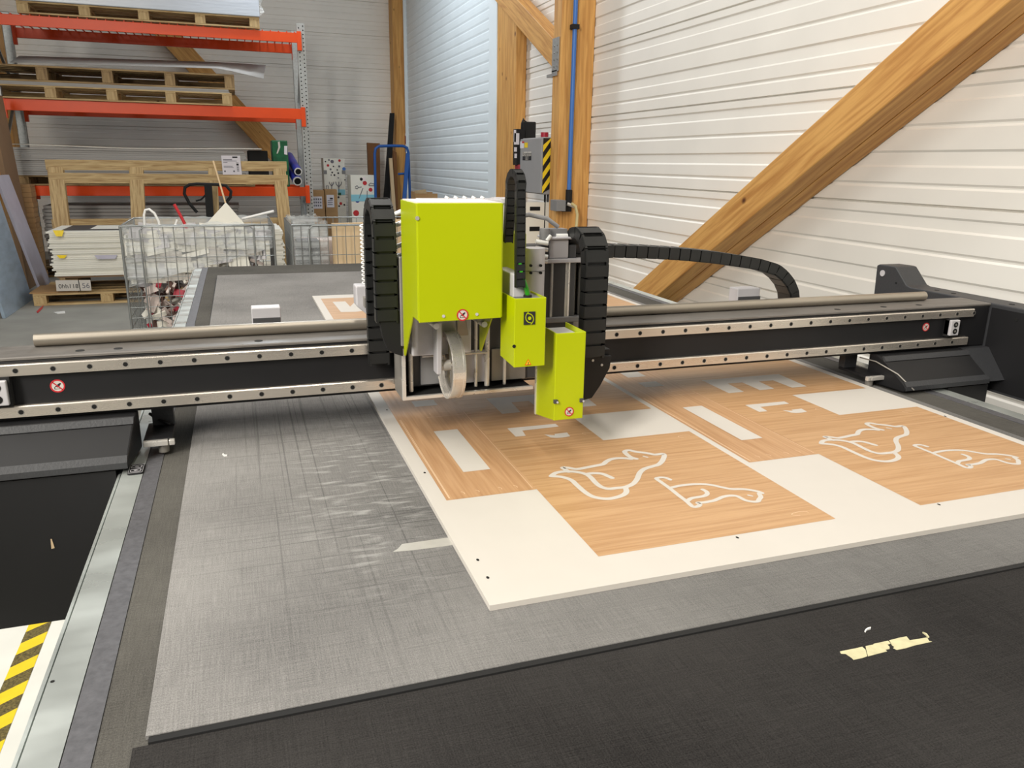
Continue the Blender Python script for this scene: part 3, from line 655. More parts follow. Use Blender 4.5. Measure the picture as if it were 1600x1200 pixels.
B(0.30, 0.42, 1.455, 1.49, 1.135, 1.24, 'light_grey').build('tool_block', th, bevel=0.003)
# big lime cover: folded sheet, open at the back
cv = MB().prism([(0.281, 1.2325), (0.431, 1.2345), (0.431, 1.4345), (0.281, 1.4345)], 'y', 1.300, 1.303, 'lime_paint').build('cover', th, bevel=0.0035, seg=3)
side = [(1.301, 1.236), (1.301, 1.434), (1.432, 1.434), (1.432, 1.145), (1.424, 1.145), (1.345, 1.236)]
MB().prism(side, 'x', 0.2795, 0.2825, 'lime_paint').build('cover_side', cv, bevel=0.0008)
MB().prism(side, 'x', 0.4295, 0.4325, 'lime_paint').build('cover_side', cv, bevel=0.0008)
B(0.283, 0.4295, 1.304, 1.432, 1.4325, 1.4355, 'pink_white').build('cover_top', cv)
m2 = MB()
for px_, py_ in ((693, 494), (745, 491)): p = PY(px_, py_, 1.3); m2.disc((p.x, 1.2996, p.z), (0, -1, 0), 0.0028, 0.001, 'light_grey', 14)
for px_, py_ in ((648, 341),): p = PY(px_, py_, 1.3); m2.disc((p.x+0.004, 1.2996, p.z), (0, -1, 0), 0.0035, 0.0015, 'bright_steel', 14)
m2.build('screw', cv)
p = PY(722.5, 492, 1.3); no_touch(cv, (p.x, 1.2995, p.z), 'y', 0.0105)
m2 = MB()
for px_, py_ in ((682, 510), (757, 507)):
    p = PY(px_, py_, 1.33); m2.cyl((p.x, 1.33, p.z), (p.x, 1.40, p.z), 0.0055, 'bright_steel', 14); m2.box(p.x-0.012, p.x+0.012, 1.335, 1.42, p.z+0.004, p.z+0.03, 'dull_steel')
m2.build('mounting_bolt', cv)
B(0.30, 0.42, 1.33, 1.45, 1.26, 1.40, 'dark_grey').build('drive_unit', th)
# creasing wheel
wh = MB().ring((0.374, 1.44, 1.1175), 'x', 0.066, 0.054, -0.011, 0.011, 'bright_steel', 64)
wh.ring((0.374, 1.44, 1.1175), 'x', 0.062, 0.046, -0.003, 0.003, 'dull_steel', 64)
wh.ring((0.374, 1.44, 1.1175), 'x', 0.0664, 0.0655, -0.013, -0.008, 'bright_steel', 64).ring((0.374, 1.44, 1.1175), 'x', 0.0664, 0.0655, 0.008, 0.013, 'bright_steel', 64)
wo = tag(wh.build('creasing_wheel', th, bevel=0.0008), 'bright steel creasing wheel')
for a in range(6):
    t = a*math.pi/3+0.3; MB().bar((0.374, 1.44+0.010*math.cos(t), 1.1175+0.010*math.sin(t)), (0.374, 1.44+0.050*math.cos(t), 1.1175+0.050*math.sin(t)), 0.006, 0.006, 'dull_steel', up=(1, 0, 0)).build('spoke', wo)
MB().cyl((0.345, 1.44, 1.1175), (0.390, 1.44, 1.1175), 0.011, 'bright_steel', 20).build('hub', wo)
MB().prism([(1.425, 1.103), (1.455, 1.103), (1.462, 1.24), (1.418, 1.24)], 'x', 0.342, 0.352, 'light_grey').build('wheel_fork', th, bevel=0.002)
MB().hexa([(0.392, 1.46, 1.15), (0.42, 1.46, 1.15), (0.42, 1.49, 1.15), (0.392, 1.49, 1.15), (0.386, 1.44, 1.235), (0.40, 1.44, 1.235), (0.40, 1.49, 1.235), (0.386, 1.49, 1.235)], 'dull_steel').build('wheel_fork', th, bevel=0.002)
# second lime panel and its tool box
pn = B(0.4505, 0.512, 1.400, 1.47, 1.235, 1.3735, 'lime_paint').build('cover', th, bevel=0.002)
hb = B(0.4465, 0.506, 1.272, 1.345, 1.155, 1.270, 'mid_grey').build('tool_body', th, bevel=0.003)
tag(B(0.452, 0.474, 1.300, 1.398, 1.270, 1.312, 'light_grey').build('hose_block', hb, bevel=0.002), 'pale grey block')
def folded_box(x0, x1, y0, y1, z0, z1, zb0, name='cover'):
    """box cover of bent sheet: front and two sides, open at the back and top"""
    o = B(x0, x1, y0, y0+0.0025, z0, z1, 'lime_paint').build(name, th, bevel=0.0022, seg=3)
    for xs in (x0, x1-0.002):
        MB().prism([(y0+0.001, z0+0.001), (y1, zb0), (y1, z1), (y0+0.001, z1)], 'x', xs, xs+0.002, 'lime_paint').build('cover_side', o)
    MB().hexa([(x0+0.002, y0+0.002, z0), (x1-0.002, y0+0.002, z0), (x1-0.002, y1, zb0), (x0+0.002, y1, zb0), (x0+0.002, y0+0.002, z0+0.002), (x1-0.002, y0+0.002, z0+0.002), (x1-0.002, y1, zb0+0.002), (x0+0.002, y1, zb0+0.002)], 'lime_paint').build('cover_floor', o)
    return o
c2 = folded_box(0.4445, 0.5035, 1.268, 1.345, 1.1495, 1.2735, 1.154)
p = PY(827, 497, 1.268); m2 = MB()
m2.box(p.x-0.0105, p.x+0.0105, 1.2665, 1.2678, p.z-0.0115, p.z+0.0115, 'ink')
def arc_strip(mb, cx, cz, r, w_, a0, a1, y, m, n=14):
    vs = []
    for k in range(n+1):
        a = math.radians(a0+(a1-a0)*k/n); vs += [(cx+r*math.cos(a), y, cz+r*math.sin(a)), (cx+(r+w_)*math.cos(a), y, cz+(r+w_)*math.sin(a))]
    mb.add(vs, [(2*i, 2*i+1, 2*i+3, 2*i+2) for i in range(n)], m)
m2.disc((p.x, 1.2665, p.z), (0, -1, 0), 0.0032, 0.0004, 'lime_paint', 16)
arc_strip(m2, p.x-0.003, p.z-0.002, 0.0095, 0.0016, -60, 95, 1.2662, 'lime_paint'); arc_strip(m2, p.x+0.003, p.z+0.002, 0.0095, 0.0016, 120, 275, 1.2662, 'lime_paint')
m2.build('emblem', c2)
p = PY(803, 541, 1.268); MB().disc((p.x, 1.2675, p.z), (0, -1, 0), 0.0032, 0.0006, 'black_hole', 16).build('screw_hole', c2)
p = PY(825, 566, 1.268)
m2 = MB().add([(p.x-0.0062, 1.2674, p.z-0.005), (p.x+0.0062, 1.2674, p.z-0.005), (p.x, 1.2674, p.z+0.006)], [(0, 1, 2)], 'orange_paint')
m2.add([(p.x-0.0044, 1.2671, p.z-0.004), (p.x+0.0044, 1.2671, p.z-0.004), (p.x, 1.2671, p.z+0.0038)], [(0, 1, 2)], 'yellow_tape').box(p.x-0.0006, p.x+0.0006, 1.2666, 1.267, p.z-0.003, p.z+0.001, 'ink').box(p.x-0.003, p.x+0.003, 1.2666, 1.267, p.z-0.0045, p.z-0.0035, 'red_mark')
tag(m2.build('warning_sticker', c2), 'small orange warning triangle')
MB().disc((0.4795, 1.300, 1.270), (0, 0, 1), 0.008, 0.004, 'matt_black', 16).build('cable_gland', hb)
MB().tube([(0.480, 1.300, 1.272), (0.476, 1.296, 1.285), (0.468, 1.291, 1.302), (0.462, 1.290, 1.32), (0.460, 1.292, 1.335)], 0.0042, 'green_cable', 12).build('green_cable', th)
# third box, lowest
B(0.533, 0.585, 1.284, 1.37, 1.055, 1.1965, 'light_grey').build('tool_body', th, bevel=0.003)
c3 = folded_box(0.5295, 0.5885, 1.280, 1.374, 1.038, 1.2045, 1.022)
MB().box(0.5275, 0.5294, 1.372, 1.378, 1.022, 1.18, 'bright_steel').build('edge_trim', c3)
p = PY(889, 643, 1.28); no_touch(c3, (p.x, 1.2795, p.z), 'y', 0.0092)
m2 = MB()
for px_, py_ in ((868, 627), (908.5, 625)):
    p = PY(px_, py_, 1.28); m2.box(p.x-0.004, p.x+0.003, 1.276, 1.2815, p.z-0.0035, p.z+0.0035, 'dark_grey'); m2.disc((p.x+0.002, 1.2755, p.z-0.001), (0, -1, 0), 0.002, 0.001, 'light_grey', 10)
m2.build('latch', c3)
m2 = MB(); arc_strip(m2, 0.545, 1.29, 0.030, 0.004, 0, 70, 0, 'light_grey'); m2 = None
# spindle cylinder
sp = MB().cyl((0.546, 1.45, 1.19), (0.546, 1.45, 1.341), 0.0225, 'light_grey', 28).build('spindle', th)
m2 = MB()
for px_, py_ in ((829.5, 415), (845, 415), (829.5, 426.5), (845, 426.5), (840, 461)):
    p = PY(px_, py_, 1.425); m2.cyl((p.x, 1.4275, p.z), (p.x, 1.4235, p.z), 0.0027, 'black_hole', 12)
m2.build('screw_hole', sp)
MB().cyl((0.546, 1.45, 1.2965), (0.546, 1.45, 1.298), 0.0231, 'mid_grey', 28).build('clamp_ring', sp)
# z-axis with motor
zx = B(0.592, 0.682, 1.53, 1.544, 1.14, 1.303, 'dull_steel').build('z_axis', th, bevel=0.002)
B(0.586, 0.684, 1.492, 1.545, 1.3035, 1.3125, 'light_grey').build('top_plate', zx, bevel=0.002)
B(0.590, 0.684, 1.495, 1.545, 1.178, 1.190, 'mid_grey').build('bottom_plate', zx, bevel=0.002)
B(0.672, 0.684, 1.50, 1.53, 1.19, 1.303, 'dull_steel').build('side_plate', zx, bevel=0.002)
m2 = MB().cyl((0.606, 1.50, 1.19), (0.606, 1.50, 1.303), 0.0022, 'bright_steel', 8)
zc = 1.192
while zc < 1.302: m2.ring((0.606, 1.50, zc), 'z', 0.0034, 0.002, 0, 0.0014, 'bright_steel', 10); zc += 0.003
m2.build('lead_screw', zx)
MB().cyl((0.642, 1.505, 1.19), (0.642, 1.505, 1.303), 0.0075, 'bright_steel', 16).build('guide_rod', zx)
MB().cyl((0.662, 1.515, 1.19), (0.662, 1.515, 1.303), 0.005, 'dull_steel', 16).build('guide_rod', zx)
mo = B(0.598, 0.640, 1.495, 1.545, 1.3128, 1.352, 'light_grey').build('motor', th, bevel=0.003)
B(0.590, 0.650, 1.490, 1.549, 1.352, 1.3565, 'light_grey').build('motor_flange', mo, bevel=0.0015)
m2 = MB().cyl((0.588, 1.50, 1.352), (0.588, 1.50, 1.374), 0.011, 'mid_grey', 16).box(0.605, 0.640, 1.505, 1.535, 1.3565, 1.372, 'mid_grey').cyl((0.597, 1.49, 1.36), (0.588, 1.488, 1.35), 0.004, 'white_plastic', 10)
m2.cyl((0.615, 1.505, 1.358), (0.64, 1.505, 1.358), 0.0045, 'white_plastic', 10)
m2.build('connector', mo)
m2 = MB()
for k, (zz_) in enumerate((1.349, 1.336, 1.322, 1.312)): m2.cyl((0.565, 1.49, zz_), (0.590, 1.486, zz_-0.004), 0.0045, 'white_plastic' if k % 2 == 0 else 'bright_steel', 10)
m2.build('connector', sp)
MB().tube([(0.53, 1.52, 1.395), (0.56, 1.52, 1.400), (0.60, 1.52, 1.392), (0.625, 1.52, 1.375)], 0.0045, 'mid_grey', 10).build('grey_cable', th)
MB().cyl((0.515, 1.52, 1.33), (0.515, 1.52, 1.425), 0.021, 'mid_grey', 24).box(0.49, 0.535, 1.48, 1.56, 1.425, 1.433, 'light_grey').build('grey_motor', th)
m2 = MB().box(0.33, 0.50, 1.49, 1.545, 1.35, 1.432, 'light_grey'); m2.build('rear_box', th, bevel=0.003)
m2 = MB()
for k in range(5): m2.tube([(0.385+0.018*k, 1.51, 1.432), (0.387+0.018*k, 1.51, 1.436)], 0.0045, 'white_plastic', 12)
m2.build('connector_row', th)
# chains on the head
c1 = chain(arc_path(0.2515, 1.452, 1.208, 0.052, 1.372, 1.556, 1.10), 0.040, 0.024, (1, 0, 0), 0.026)
c1.build('cable_chain', th)
p = [PY(a, b2, 1.444) for a, b2 in ((589, 485), (628, 485), (630, 557), (617, 553), (604, 545), (597, 525))]
cb = MB().slab(p, (0, 0.008, 0), 'machine_black').build('chain_bracket', th, bevel=0.0015)
m2 = MB()
for px_, py_ in ((598, 490), (616, 499)): q = PY(px_, py_, 1.443); m2.disc((q.x, 1.4436, q.z), (0, -1, 0), 0.0025, 0.0015, 'light_grey', 12)
m2.build('bolt', cb)
B(0.276, 0.290, 1.44, 1.50, 1.16, 1.33, 'dull_steel').build('side_arm', th, bevel=0.002)
m2 = MB()
for k in range(6): q = PY(618+2*(k % 2), 335+17*k, 1.46); m2.tube([(q.x-0.002, 1.46, q.z), (q.x+0.012, 1.458, q.z+0.006)], 0.0042, 'bright_steel' if k % 2 else 'white_plastic', 10)
m2.build('air_fitting', th)
# coiled hose and pneumatic block on the left rear
pts = []
q0, q1_ = PY(566, 350, 1.60), PY(570, 445, 1.60)
for k in range(150):
    t = k/149; a = t*2*math.pi*15; pts.append((q0.x+(q1_.x-q0.x)*t+0.0045*math.cos(a), 1.60+0.0045*math.sin(a), q0.z+(q1_.z-q0.z)*t))
MB().tube(pts, 0.0017, 'white_plastic', 6).build('coiled_hose', th)
q = PY(566, 455, 1.63)
MB().prism([(q.x-0.014, q.z-0.03), (q.x+0.02, q.z-0.06), (q.x+0.03, q.z-0.04), (q.x+0.02, q.z+0.012), (q.x-0.014, q.z+0.012)], 'y', 1.625, 1.665, 'light_grey').build('valve_block', th, bevel=0.003)
B(q.x, 0.30, 1.60, 1.625, q.z-0.03, q.z-0.01, 'dull_steel').build('valve_arm', th)
# right chain
c2_ = chain(arc_path(0.668, 1.425, 1.118, 0.052, 1.316, 1.535, 1.24), 0.050, 0.024, (1, 0, 0), 0.027)
c2_.build('cable_chain', th)
p = [PY(a, b2, 1.42) for a, b2 in ((912, 556), (956, 556), (953, 575), (938, 603), (925, 622), (911, 626))]
cb = MB().slab(p, (0, 0.008, 0), 'machine_black').build('chain_bracket', th, bevel=0.0015)
m2 = MB()
for px_, py_ in ((926, 563), (940, 570)): q = PY(px_, py_, 1.42); m2.disc((q.x, 1.4195, q.z), (0, -1, 0), 0.0026, 0.0015, 'light_grey', 12)
m2.build('bolt', cb)
B(0.70, 0.714, 1.43, 1.568, 1.10, 1.13, 'machine_black').build('chain_arm', th)
# thin upright chain of the middle tool
pts = [(0.461, 1.290, 1.290), (0.462, 1.296, 1.36), (0.464, 1.305, 1.455)]
for k in range(1, 10): a = math.pi*k/10; pts.append((0.466, 1.335-0.03*math.cos(a), 1.455+0.03*math.sin(a)))
pts += [(0.468, 1.367, 1.455), (0.470, 1.385, 1.36)]
chain(pts, 0.016, 0.014, (1, 0, 0), 0.014).build('thin_cable_chain', th)
# long horizontal chain behind the beam
pts = []
for px_, py_ in ((955, 391), (1010, 393), (1060, 396), (1110, 401), (1150, 407), (1180, 412)): q = PY(px_, py_, 1.735); pts.append((q.x, 1.735, q.z))
for px_, py_ in ((1205, 420), (1222, 434), (1231, 452), (1233, 470)): q = PY(px_, py_, 1.735); pts.append((q.x, 1.735, q.z))
xe, ze = pts[-1][0], pts[-1][2]
pts += [(xe-0.002, 1.735, ze-0.03), (xe-0.03, 1.735, 1.085), (xe-0.08, 1.735, 1.074), (0.6, 1.735, 1.074)]
pts = [(0.700, 1.735, pts[0][2]-0.004)]+pts
lc = chain(pts, 0.055, 0.030, (0, 1, 0), 0.030)
tag(lc.build('cable_chain'), 'long black cable chain arching behind the gantry beam', 'cable chain')

# ================================================================== right wall equipment
cab = thing('control_cabinet', (2.75, 8.3, 1.0), 'grey control cabinet with black and yellow hazard stripe between two timber posts', 'cabinet')
XC = 2.62
p0, p1 = PX(812, 300, XC), PX(843, 306, XC)
cy0, cy1 = PX(845, 306, XC).y, PX(812, 300, XC).y
cz0, cz1 = PX(845, 304, XC).z, PX(845, 214, XC).z
B(XC+0.02, W-0.001, cy0, cy1, cz0, cz1, 'cabinet_grey').build('body', cab, bevel=0.008)
dr = B(XC-0.004, XC+0.02, cy0+0.004, cy1-0.004, cz0+0.008, cz1-0.008, 'cabinet_grey').build('door', cab, bevel=0.006)
fy = cy0-0.003
m2 = MB()
sx0, sx1 = PY(848, 260, fy).x, PY(859.5, 260, fy).x
zt = cz1-0.01; zb = cz0+0.01; ns = 8; st = (zt-zb)/ns*1.0
for k in range(-1, ns+1):
    a0_, a1_ = zb+k*st, zb+(k+1)*st; sl = 0.10
    ql = [(sx0, a0_), (sx1, a0_+sl), (sx1, a1_+sl), (sx0, a1_)]
    ql = [(x, min(zt, max(zb, z_))) for x, z_ in ql]
    if max(z_ for _, z_ in ql)-min(z_ for _, z_ in ql) > 0.02:
        m2.add([(x, fy-0.001, z_) for x, z_ in ql], [(0, 1, 2, 3)], 'black_tape' if k % 2 else 'yellow_tape')
m2.build('hazard_stripe', cab)
ly = (PX(817, 245, XC).y+PX(829, 245, XC).y)/2
def XF(px_, py_): return PX(px_, py_, XC-0.005)
def sidequad(mb, a, b_, m, off=0.005):     # rectangle on the -x face given two pixel corners
    p, q = PX(a[0], a[1], XC-off), PX(b_[0], b_[1], XC-off)
    mb.add([(XC-off, p.y, p.z), (XC-off, q.y, p.z), (XC-off, q.y, q.z), (XC-off, p.y, q.z)], [(0, 1, 2, 3)], m)
m2 = MB(); sidequad(m2, (816.5, 237), (830, 244), 'print_white'); sidequad(m2, (816.5, 244), (830, 250.5), 'ink')
c_ = PX(823.3, 240.5, XC-0.006); text_mesh(m2, 'Kongsberg', 0.055, (XC-0.006, c_.y, c_.z), (0, -1, 0), (0, 0, 1), 'ink')
c_ = PX(823.3, 247, XC-0.006); text_mesh(m2, '001', 0.06, (XC-0.006, c_.y, c_.z), (0, -1, 0), (0, 0, 1), 'print_white')
tag(m2.build('name_plate', dr), 'white and black name plate')
m2 = MB(); sidequad(m2, (812.8, 221), (818.5, 231.5), 'label_paper'); sidequad(m2, (819.5, 223), (824.5, 230.5), 'yellow_tape'); sidequad(m2, (815.5, 221), (819, 223.5), 'red_mark', 0.006)
m2.build('warning_sticker', dr)
p = PX(845, 212, 2.7); MB().cyl((p.x, cy0+0.15, cz1), (p.x, cy0+0.15, cz1+0.045), 0.035, 'red_bag', 16).build('switch_knob', cab)
m2 = MB()
for k in range(6): m2.tube([(2.68+0.04*k, cy0+0.05+0.03*(k % 3), cz0), (2.68+0.04*k, cy0+0.05+0.03*(k % 3), 0.5), (2.69+0.04*k, cy0+0.1, 0.02)], 0.010, 'dark_grey' if k % 2 else 'matt_black', 8)
m2.build('cable_bundle', cab)
# black case and label strip left of the cabinet
bx = thing('black_tool_case', (2.8, 7.7, 1.6), 'black case with labels hung on the timber post left of the cabinet', 'case')
yp = 7.72
a, b2 = PY(814, 200, yp), PY(834, 223, yp); B(a.x, b2.x, yp-0.06, yp, b2.z-0.3, a.z+0.06, 'matt_black').build('case_body', bx, bevel=0.01)
a, b2 = PY(802, 202, yp), PY(814, 258, yp); o = B(a.x, b2.x, yp-0.1, yp, b2.z, a.z, 'machine_black').build('label_panel', bx, bevel=0.004)
m2 = MB()
for (xa, ya, xb, yb) in ((803, 203, 806, 222), (803.5, 208, 811, 226), (803.5, 230, 807.5, 237), (804, 240, 807.5, 247)):
    a, b2 = PY(xa, ya, yp-0.104), PY(xb, yb, yp-0.104); m2.box(a.x, b2.x, yp-0.106, yp-0.1005, b2.z, a.z, 'label_paper')
m2.build('paper_label', o)
a, b2 = PY(804, 257, yp), PY(813, 272, yp); B(a.x, b2.x, yp-0.12, yp, b2.z, a.z, 'red_bag').build('red_pouch', bx, bevel=0.01)
a = PY(818, 196, yp-0.03)
MB().tube([(a.x-0.02, yp-0.03, a.z-0.06), (a.x-0.015, yp-0.03, a.z+0.02), (a.x, yp-0.03, a.z+0.06), (a.x+0.02, yp-0.03, a.z+0.04), (a.x+0.01, yp-0.03, a.z-0.02)], 0.012, 'matt_black', 8).build('hook', bx)
B(2.64, 2.80, yp-0.08, yp-0.02, 0, 1.0, 'mid_grey').build('stand_pole', bx)
# blue air pipe
ap = thing('air_pipe', (2.8, 6.55, 1.1), 'blue compressed air pipe with black valve and cream hose on timber post', 'pipe')
q = PY(889, 300, 6.57); qt = PY(900, 0, 6.57)
MB().cyl((q.x, 6.57, q.z), (q.x+0.01, 6.57, 6.8), 0.019, 'blue_pipe', 16).build('pipe', ap)
mb = MB()
for yy in (42,): c_ = PY(898, yy, 6.57); mb.box(c_.x-0.032, c_.x+0.032, 6.54, 6.6, c_.z-0.018, c_.z+0.018, 'matt_black')
mb.build('clip', ap)
m2 = MB().cyl((q.x, 6.57, q.z-0.08), (q.x, 6.57, q.z+0.02), 0.03, 'matt_black', 14).box(q.x-0.065, q.x+0.02, 6.54, 6.599, q.z-0.17, q.z-0.075, 'matt_black'); m2.build('valve', ap, bevel=0.004)
m2 = MB().cyl((q.x-0.03, 6.53, q.z-0.1), (q.x+0.05, 6.50, q.z-0.13), 0.015, 'bright_steel', 10); m2.build('coupling', ap)
pts = [PY(a_, b2, 6.48) for a_, b2 in ((893, 318), (899, 322), (902, 335), (901, 350), (898, 366), (893, 390), (880, 430))]
tag(MB().tube(pts, 0.013, 'hose_cream', 10).build('hose', ap), 'cream air hose')
a, b2 = PY(863, 312, 6.55), PY(877, 329, 6.55)
tag(B(a.x, b2.x, 6.45, 6.598, b2.z, a.z, 'mid_grey').build('junction_box', bevel=0.004), 'small grey junction box low on the post below the control cabinet', 'box')
# white board with handle slots standing behind the head
a, b2 = PY(812, 316, 6.85), PY(868, 352, 6.85)
wb = MB().box(a.x, b2.x, 6.85, 6.87, 0, a.z, 'white_board').box(a.x+0.1, a.x+0.2, 6.847, 6.8495, a.z-0.075, a.z-0.04, 'black_hole').box(a.x+0.1, a.x+0.2, 6.847, 6.8495, a.z-0.26, a.z-0.22, 'black_hole')
tag(wb.build('slotted_board'), 'white board with dark slots standing behind the cutting head', 'board')

# ================================================================== storage rack
RY = 11.3; RD = 1.05
rk = thing('pallet_rack', (-0.8, RY+0.5, 0), 'tall storage rack with orange beams and perforated grey uprights', 'rack')
def beamz(l, r): return ((PY(*l, RY).z+PY(*r, RY).z)/2)
bt = [((0, 22), (461, 52), (0, 37.5), (461, 69)), ((7, 153), (472, 171), (11, 172), (469, 187)), ((62, 291), (478, 291), (62, 305), (478, 307))]
levels = []
xr_ = PY(468, 130, RY).x+0.0; xl_ = PY(10, 160, RY).x-0.02
for k, (a, b2, c_, d_) in enumerate(bt):
    zt_, zb_ = beamz(a, b2), beamz(c_, d_); levels.append(zt_)
    for yb in (RY, RY+RD):
        o = MB().prism([(yb-0.05, zb_), (yb-0.05, zt_), (yb, zt_), (yb, zt_-0.03), (yb-0.03, zt_-0.03), (yb-0.03, zb_)] if yb == RY else [(yb, zb_), (yb+0.05, zb_), (yb+0.05, zt_), (yb, zt_)], 'x', xl_, xr_, 'orange_paint').build('beam', rk, bevel=0.004)
        for xx in (xr_-0.005, xl_-0.035):
            MB().box(xx, xx+0.055, yb-0.056, yb+0.0, zb_-0.09, zt_+0.02, 'orange_paint').build('beam_plate', o)
print('LEVELS', levels, xl_, xr_)
def upright(x):
    m2 = B(x, x+0.10, RY, RY+0.07, 0, PY(467, 36, RY).z, 'galvanised'); z = 0.1
    while z < 3.15:
        m2.disc((x+0.025, RY-0.0005, z), (0, -1, 0), 0.0085, 0.001, 'black_hole', 8); m2.disc((x+0.078, RY-0.0005, z+0.025), (0, -1, 0), 0.0085, 0.001, 'black_hole', 8); z += 0.05
    m2.build('upright', rk)
    o2 = B(x, x+0.10, RY+RD-0.07, RY+RD, 0, 3.25, 'galvanised').build('upright', rk, bevel=0.006)
    z = 0.2; m3 = MB(); k = 0
    while z < 3.0:
        ya, yb = (RY+0.07, RY+RD-0.07) if k % 2 == 0 else (RY+RD-0.07, RY+0.07)
        m3.bar((x+0.05, ya, z), (x+0.05, yb, z+0.7), 0.03, 0.03, 'galvanised', up=(1, 0, 0)); z += 0.7; k += 1
    m3.build('bracing', rk)
upright(xr_+0.0); upright(xl_-0.12)

def long_pallet(name, x0, x1, y0, y1, z0, label, nblk=5, wood_='pallet_wood', h=0.115, deck=0.018, closed=True):
    o = thing(name, ((x0+x1)/2, (y0+y1)/2, z0), label, 'pallet')
    fr_ = frame_of((x0, y0, z0), (x1, y0, z0))
    nb = 5; w_ = (y1-y0)
    for k in range(3):
        yy = y0+(w_-0.10)*k/2
        MB().box(x0, x1, yy, yy+0.10, z0, z0+deck, wood_).build('bottom_board', o, orient=fr_, bevel=0.002)
        for j in range(nblk):
            xx = x0+(x1-x0-0.12)*j/(nblk-1)
            MB().box(xx, xx+0.12, yy, yy+0.10, z0+deck+0.0005, z0+h-deck*2-0.0005, wood_).build('block', o, orient=frame_of((xx, yy, z0), (xx, yy, z0+1), up=(1, 0, 0)), bevel=0.002)
    for j in range(nblk):
        xx = x0+(x1-x0-0.12)*j/(nblk-1)
        MB().box(xx, xx+0.12, y0, y1, z0+h-deck*2, z0+h-deck-0.0003, wood_).build('cross_board', o, orient=frame_of((xx, y0, z0), (xx, y1, z0)), bevel=0.002)
    if closed:
        MB().box(x0, x1, y1-0.14, y1-0.12, z0+deck+0.001, z0+h-deck*2-0.001, wood_).build('rear_board', o, orient=fr_)
    n = max(3, int(w_/0.16))
    for k in range(n):
        yy = y0+(w_-0.10)*k/(n-1)
        MB().box(x0, x1, yy, yy+0.10, z0+h-deck, z0+h, wood_).build('top_board', o, orient=fr_, bevel=0.002)
    return o
def wedge_z(px_, py_, Y=RY-0.08): return PY(px_, py_, Y).z
yp0, yp1 = RY-0.08, RY+0.85
# top level
ztop = levels[0]+0.002
# rack deck wires (small orange tabs)
m2 = MB(); x = xl_
while x < xr_: m2.box(x, x+0.012, RY-0.055, RY+RD+0.04, levels[0], levels[0]+0.012, 'orange_paint'); x += 0.1
m2.build('mesh_deck', rk); ztop += 0.013
xa, xb = PY(27, 20, yp0).x, PY(406, 45, yp0).x
long_pallet('long_pallet', xa, xb, yp0, yp1, ztop, 'long wooden pallet on the top rack level carrying the film-wrapped load', h=0.135)
m2 = MB().box(xa-0.02, xb+0.01, yp0-0.02, yp1, ztop+0.136, ztop+0.136+0.30, 'wrapped_white')
o = m2.build('wrapped_load', bevel=0.01); tag(o, 'load of white sheets in shiny film on the topmost rack pallet', 'load')
m2 = MB().slab([(xb+0.012, yp0, ztop+0.37), (xb+0.05, yp0-0.02, ztop+0.33), (xb+0.03, yp0, ztop+0.28), (xb+0.07, yp0-0.01, ztop+0.20), (xb+0.012, yp0, ztop+0.15)], (0, 0.004, 0), 'stretch_film').build('film_tail', o)
# middle level : two pallets with sheets between
z1_ = levels[1]+0.003
xb1 = PY(363, 160, yp0).x; xb2 = PY(366, 125, yp0).x; xa1 = PY(-30, 150, yp0).x
long_pallet('long_pallet', xa1, xb1, yp0, yp1, z1_, 'pale long pallet resting on the middle orange beam', h=0.155)
zc_ = z1_+0.1555
sheets = []
for k in range(3):
    o = B(xa1+0.02*random.random(), xb1-0.02-0.03*random.random(), yp0+0.01*random.random(), yp1, zc_, zc_+0.012, 'grey_sheet').build('grey_sheet'); tag(o, 'thin grey sheet lying between the two long pallets on the middle rack level', 'sheet', 'grey sheets between the pallets'); zc_ += 0.0125
long_pallet('long_pallet', xa1-0.1, xb2, yp0, yp1, zc_+0.0005, 'darker long pallet stacked as the upper one on the middle rack level', wood_='grey_pallet_wood', h=0.185, deck=0.022)
zc_ += 0.187
# big thin sheet with drooping right end
m2 = MB(); n = 14; xs0, xs1 = PY(27, 90, RY+0.3).x, PY(418, 120, RY+0.1).x; vs = []
for i in range(n+1):
    t = i/n; x = xs0+(xs1-xs0)*t; dz = 0.012*math.sin(t*9)+ (0.03 if t < 0.1 else 0) - (0.07*max(0, (t-0.82)/0.18)**1.5)
    u_ = max(0, (t-0.80)/0.20); vs += [(x-0.06*u_, yp0-0.02, zc_+0.012+0.06*t-0.11*u_), (x, yp0+0.5, zc_+0.14+0.06*t-0.02*u_)]
m2.add(vs, [(2*i, 2*i+2, 2*i+3, 2*i+1) for i in range(n)], 'grey_sheet', True); o = m2.build('grey_sheet'); s_ = o.modifiers.new('thick', 'SOLIDIFY'); s_.thickness = 0.004
tag(o, 'wide thin grey sheet drooping at its right end above the two stacked pallets', 'sheet')
# lower level: thick stack of grey sheets
z2_ = levels[2]+0.003
xa2, xb3 = PY(23, 240, RY).x, PY(383, 240, RY).x
long_pallet('long_pallet', xa2, PY(398, 280, RY).x, yp0+0.02, yp1, z2_, 'long wooden pallet under the thick grey sheet stack on the lowest orange beam', wood_='grey_pallet_wood', h=0.12)
zc_ = z2_+0.121; zt_ = PY(200, 229, yp0).z-0.03; k = 0; nsh = 13; th_ = (zt_-zc_)/nsh
proto = None
for k in range(nsh):
    if proto is None:
        proto = B(xa2, xb3, yp0+0.02, yp1, 0, th_*0.93, 'grey_sheet').build('grey_sheet'); o = proto
    else: o = proto.copy(); COL.objects.link(o)
    o.location = (random.uniform(-0.015, 0.015), random.uniform(-0.012, 0.012), zc_+k*th_)
    tag(o, 'grey foam sheet in the thick stack on the lowest rack beam level', 'sheet', 'grey sheets in the thick rack stack')
zc_ = zt_+0.010
m2 = MB(); vs = []; xs1 = PY(412, 224, RY).x
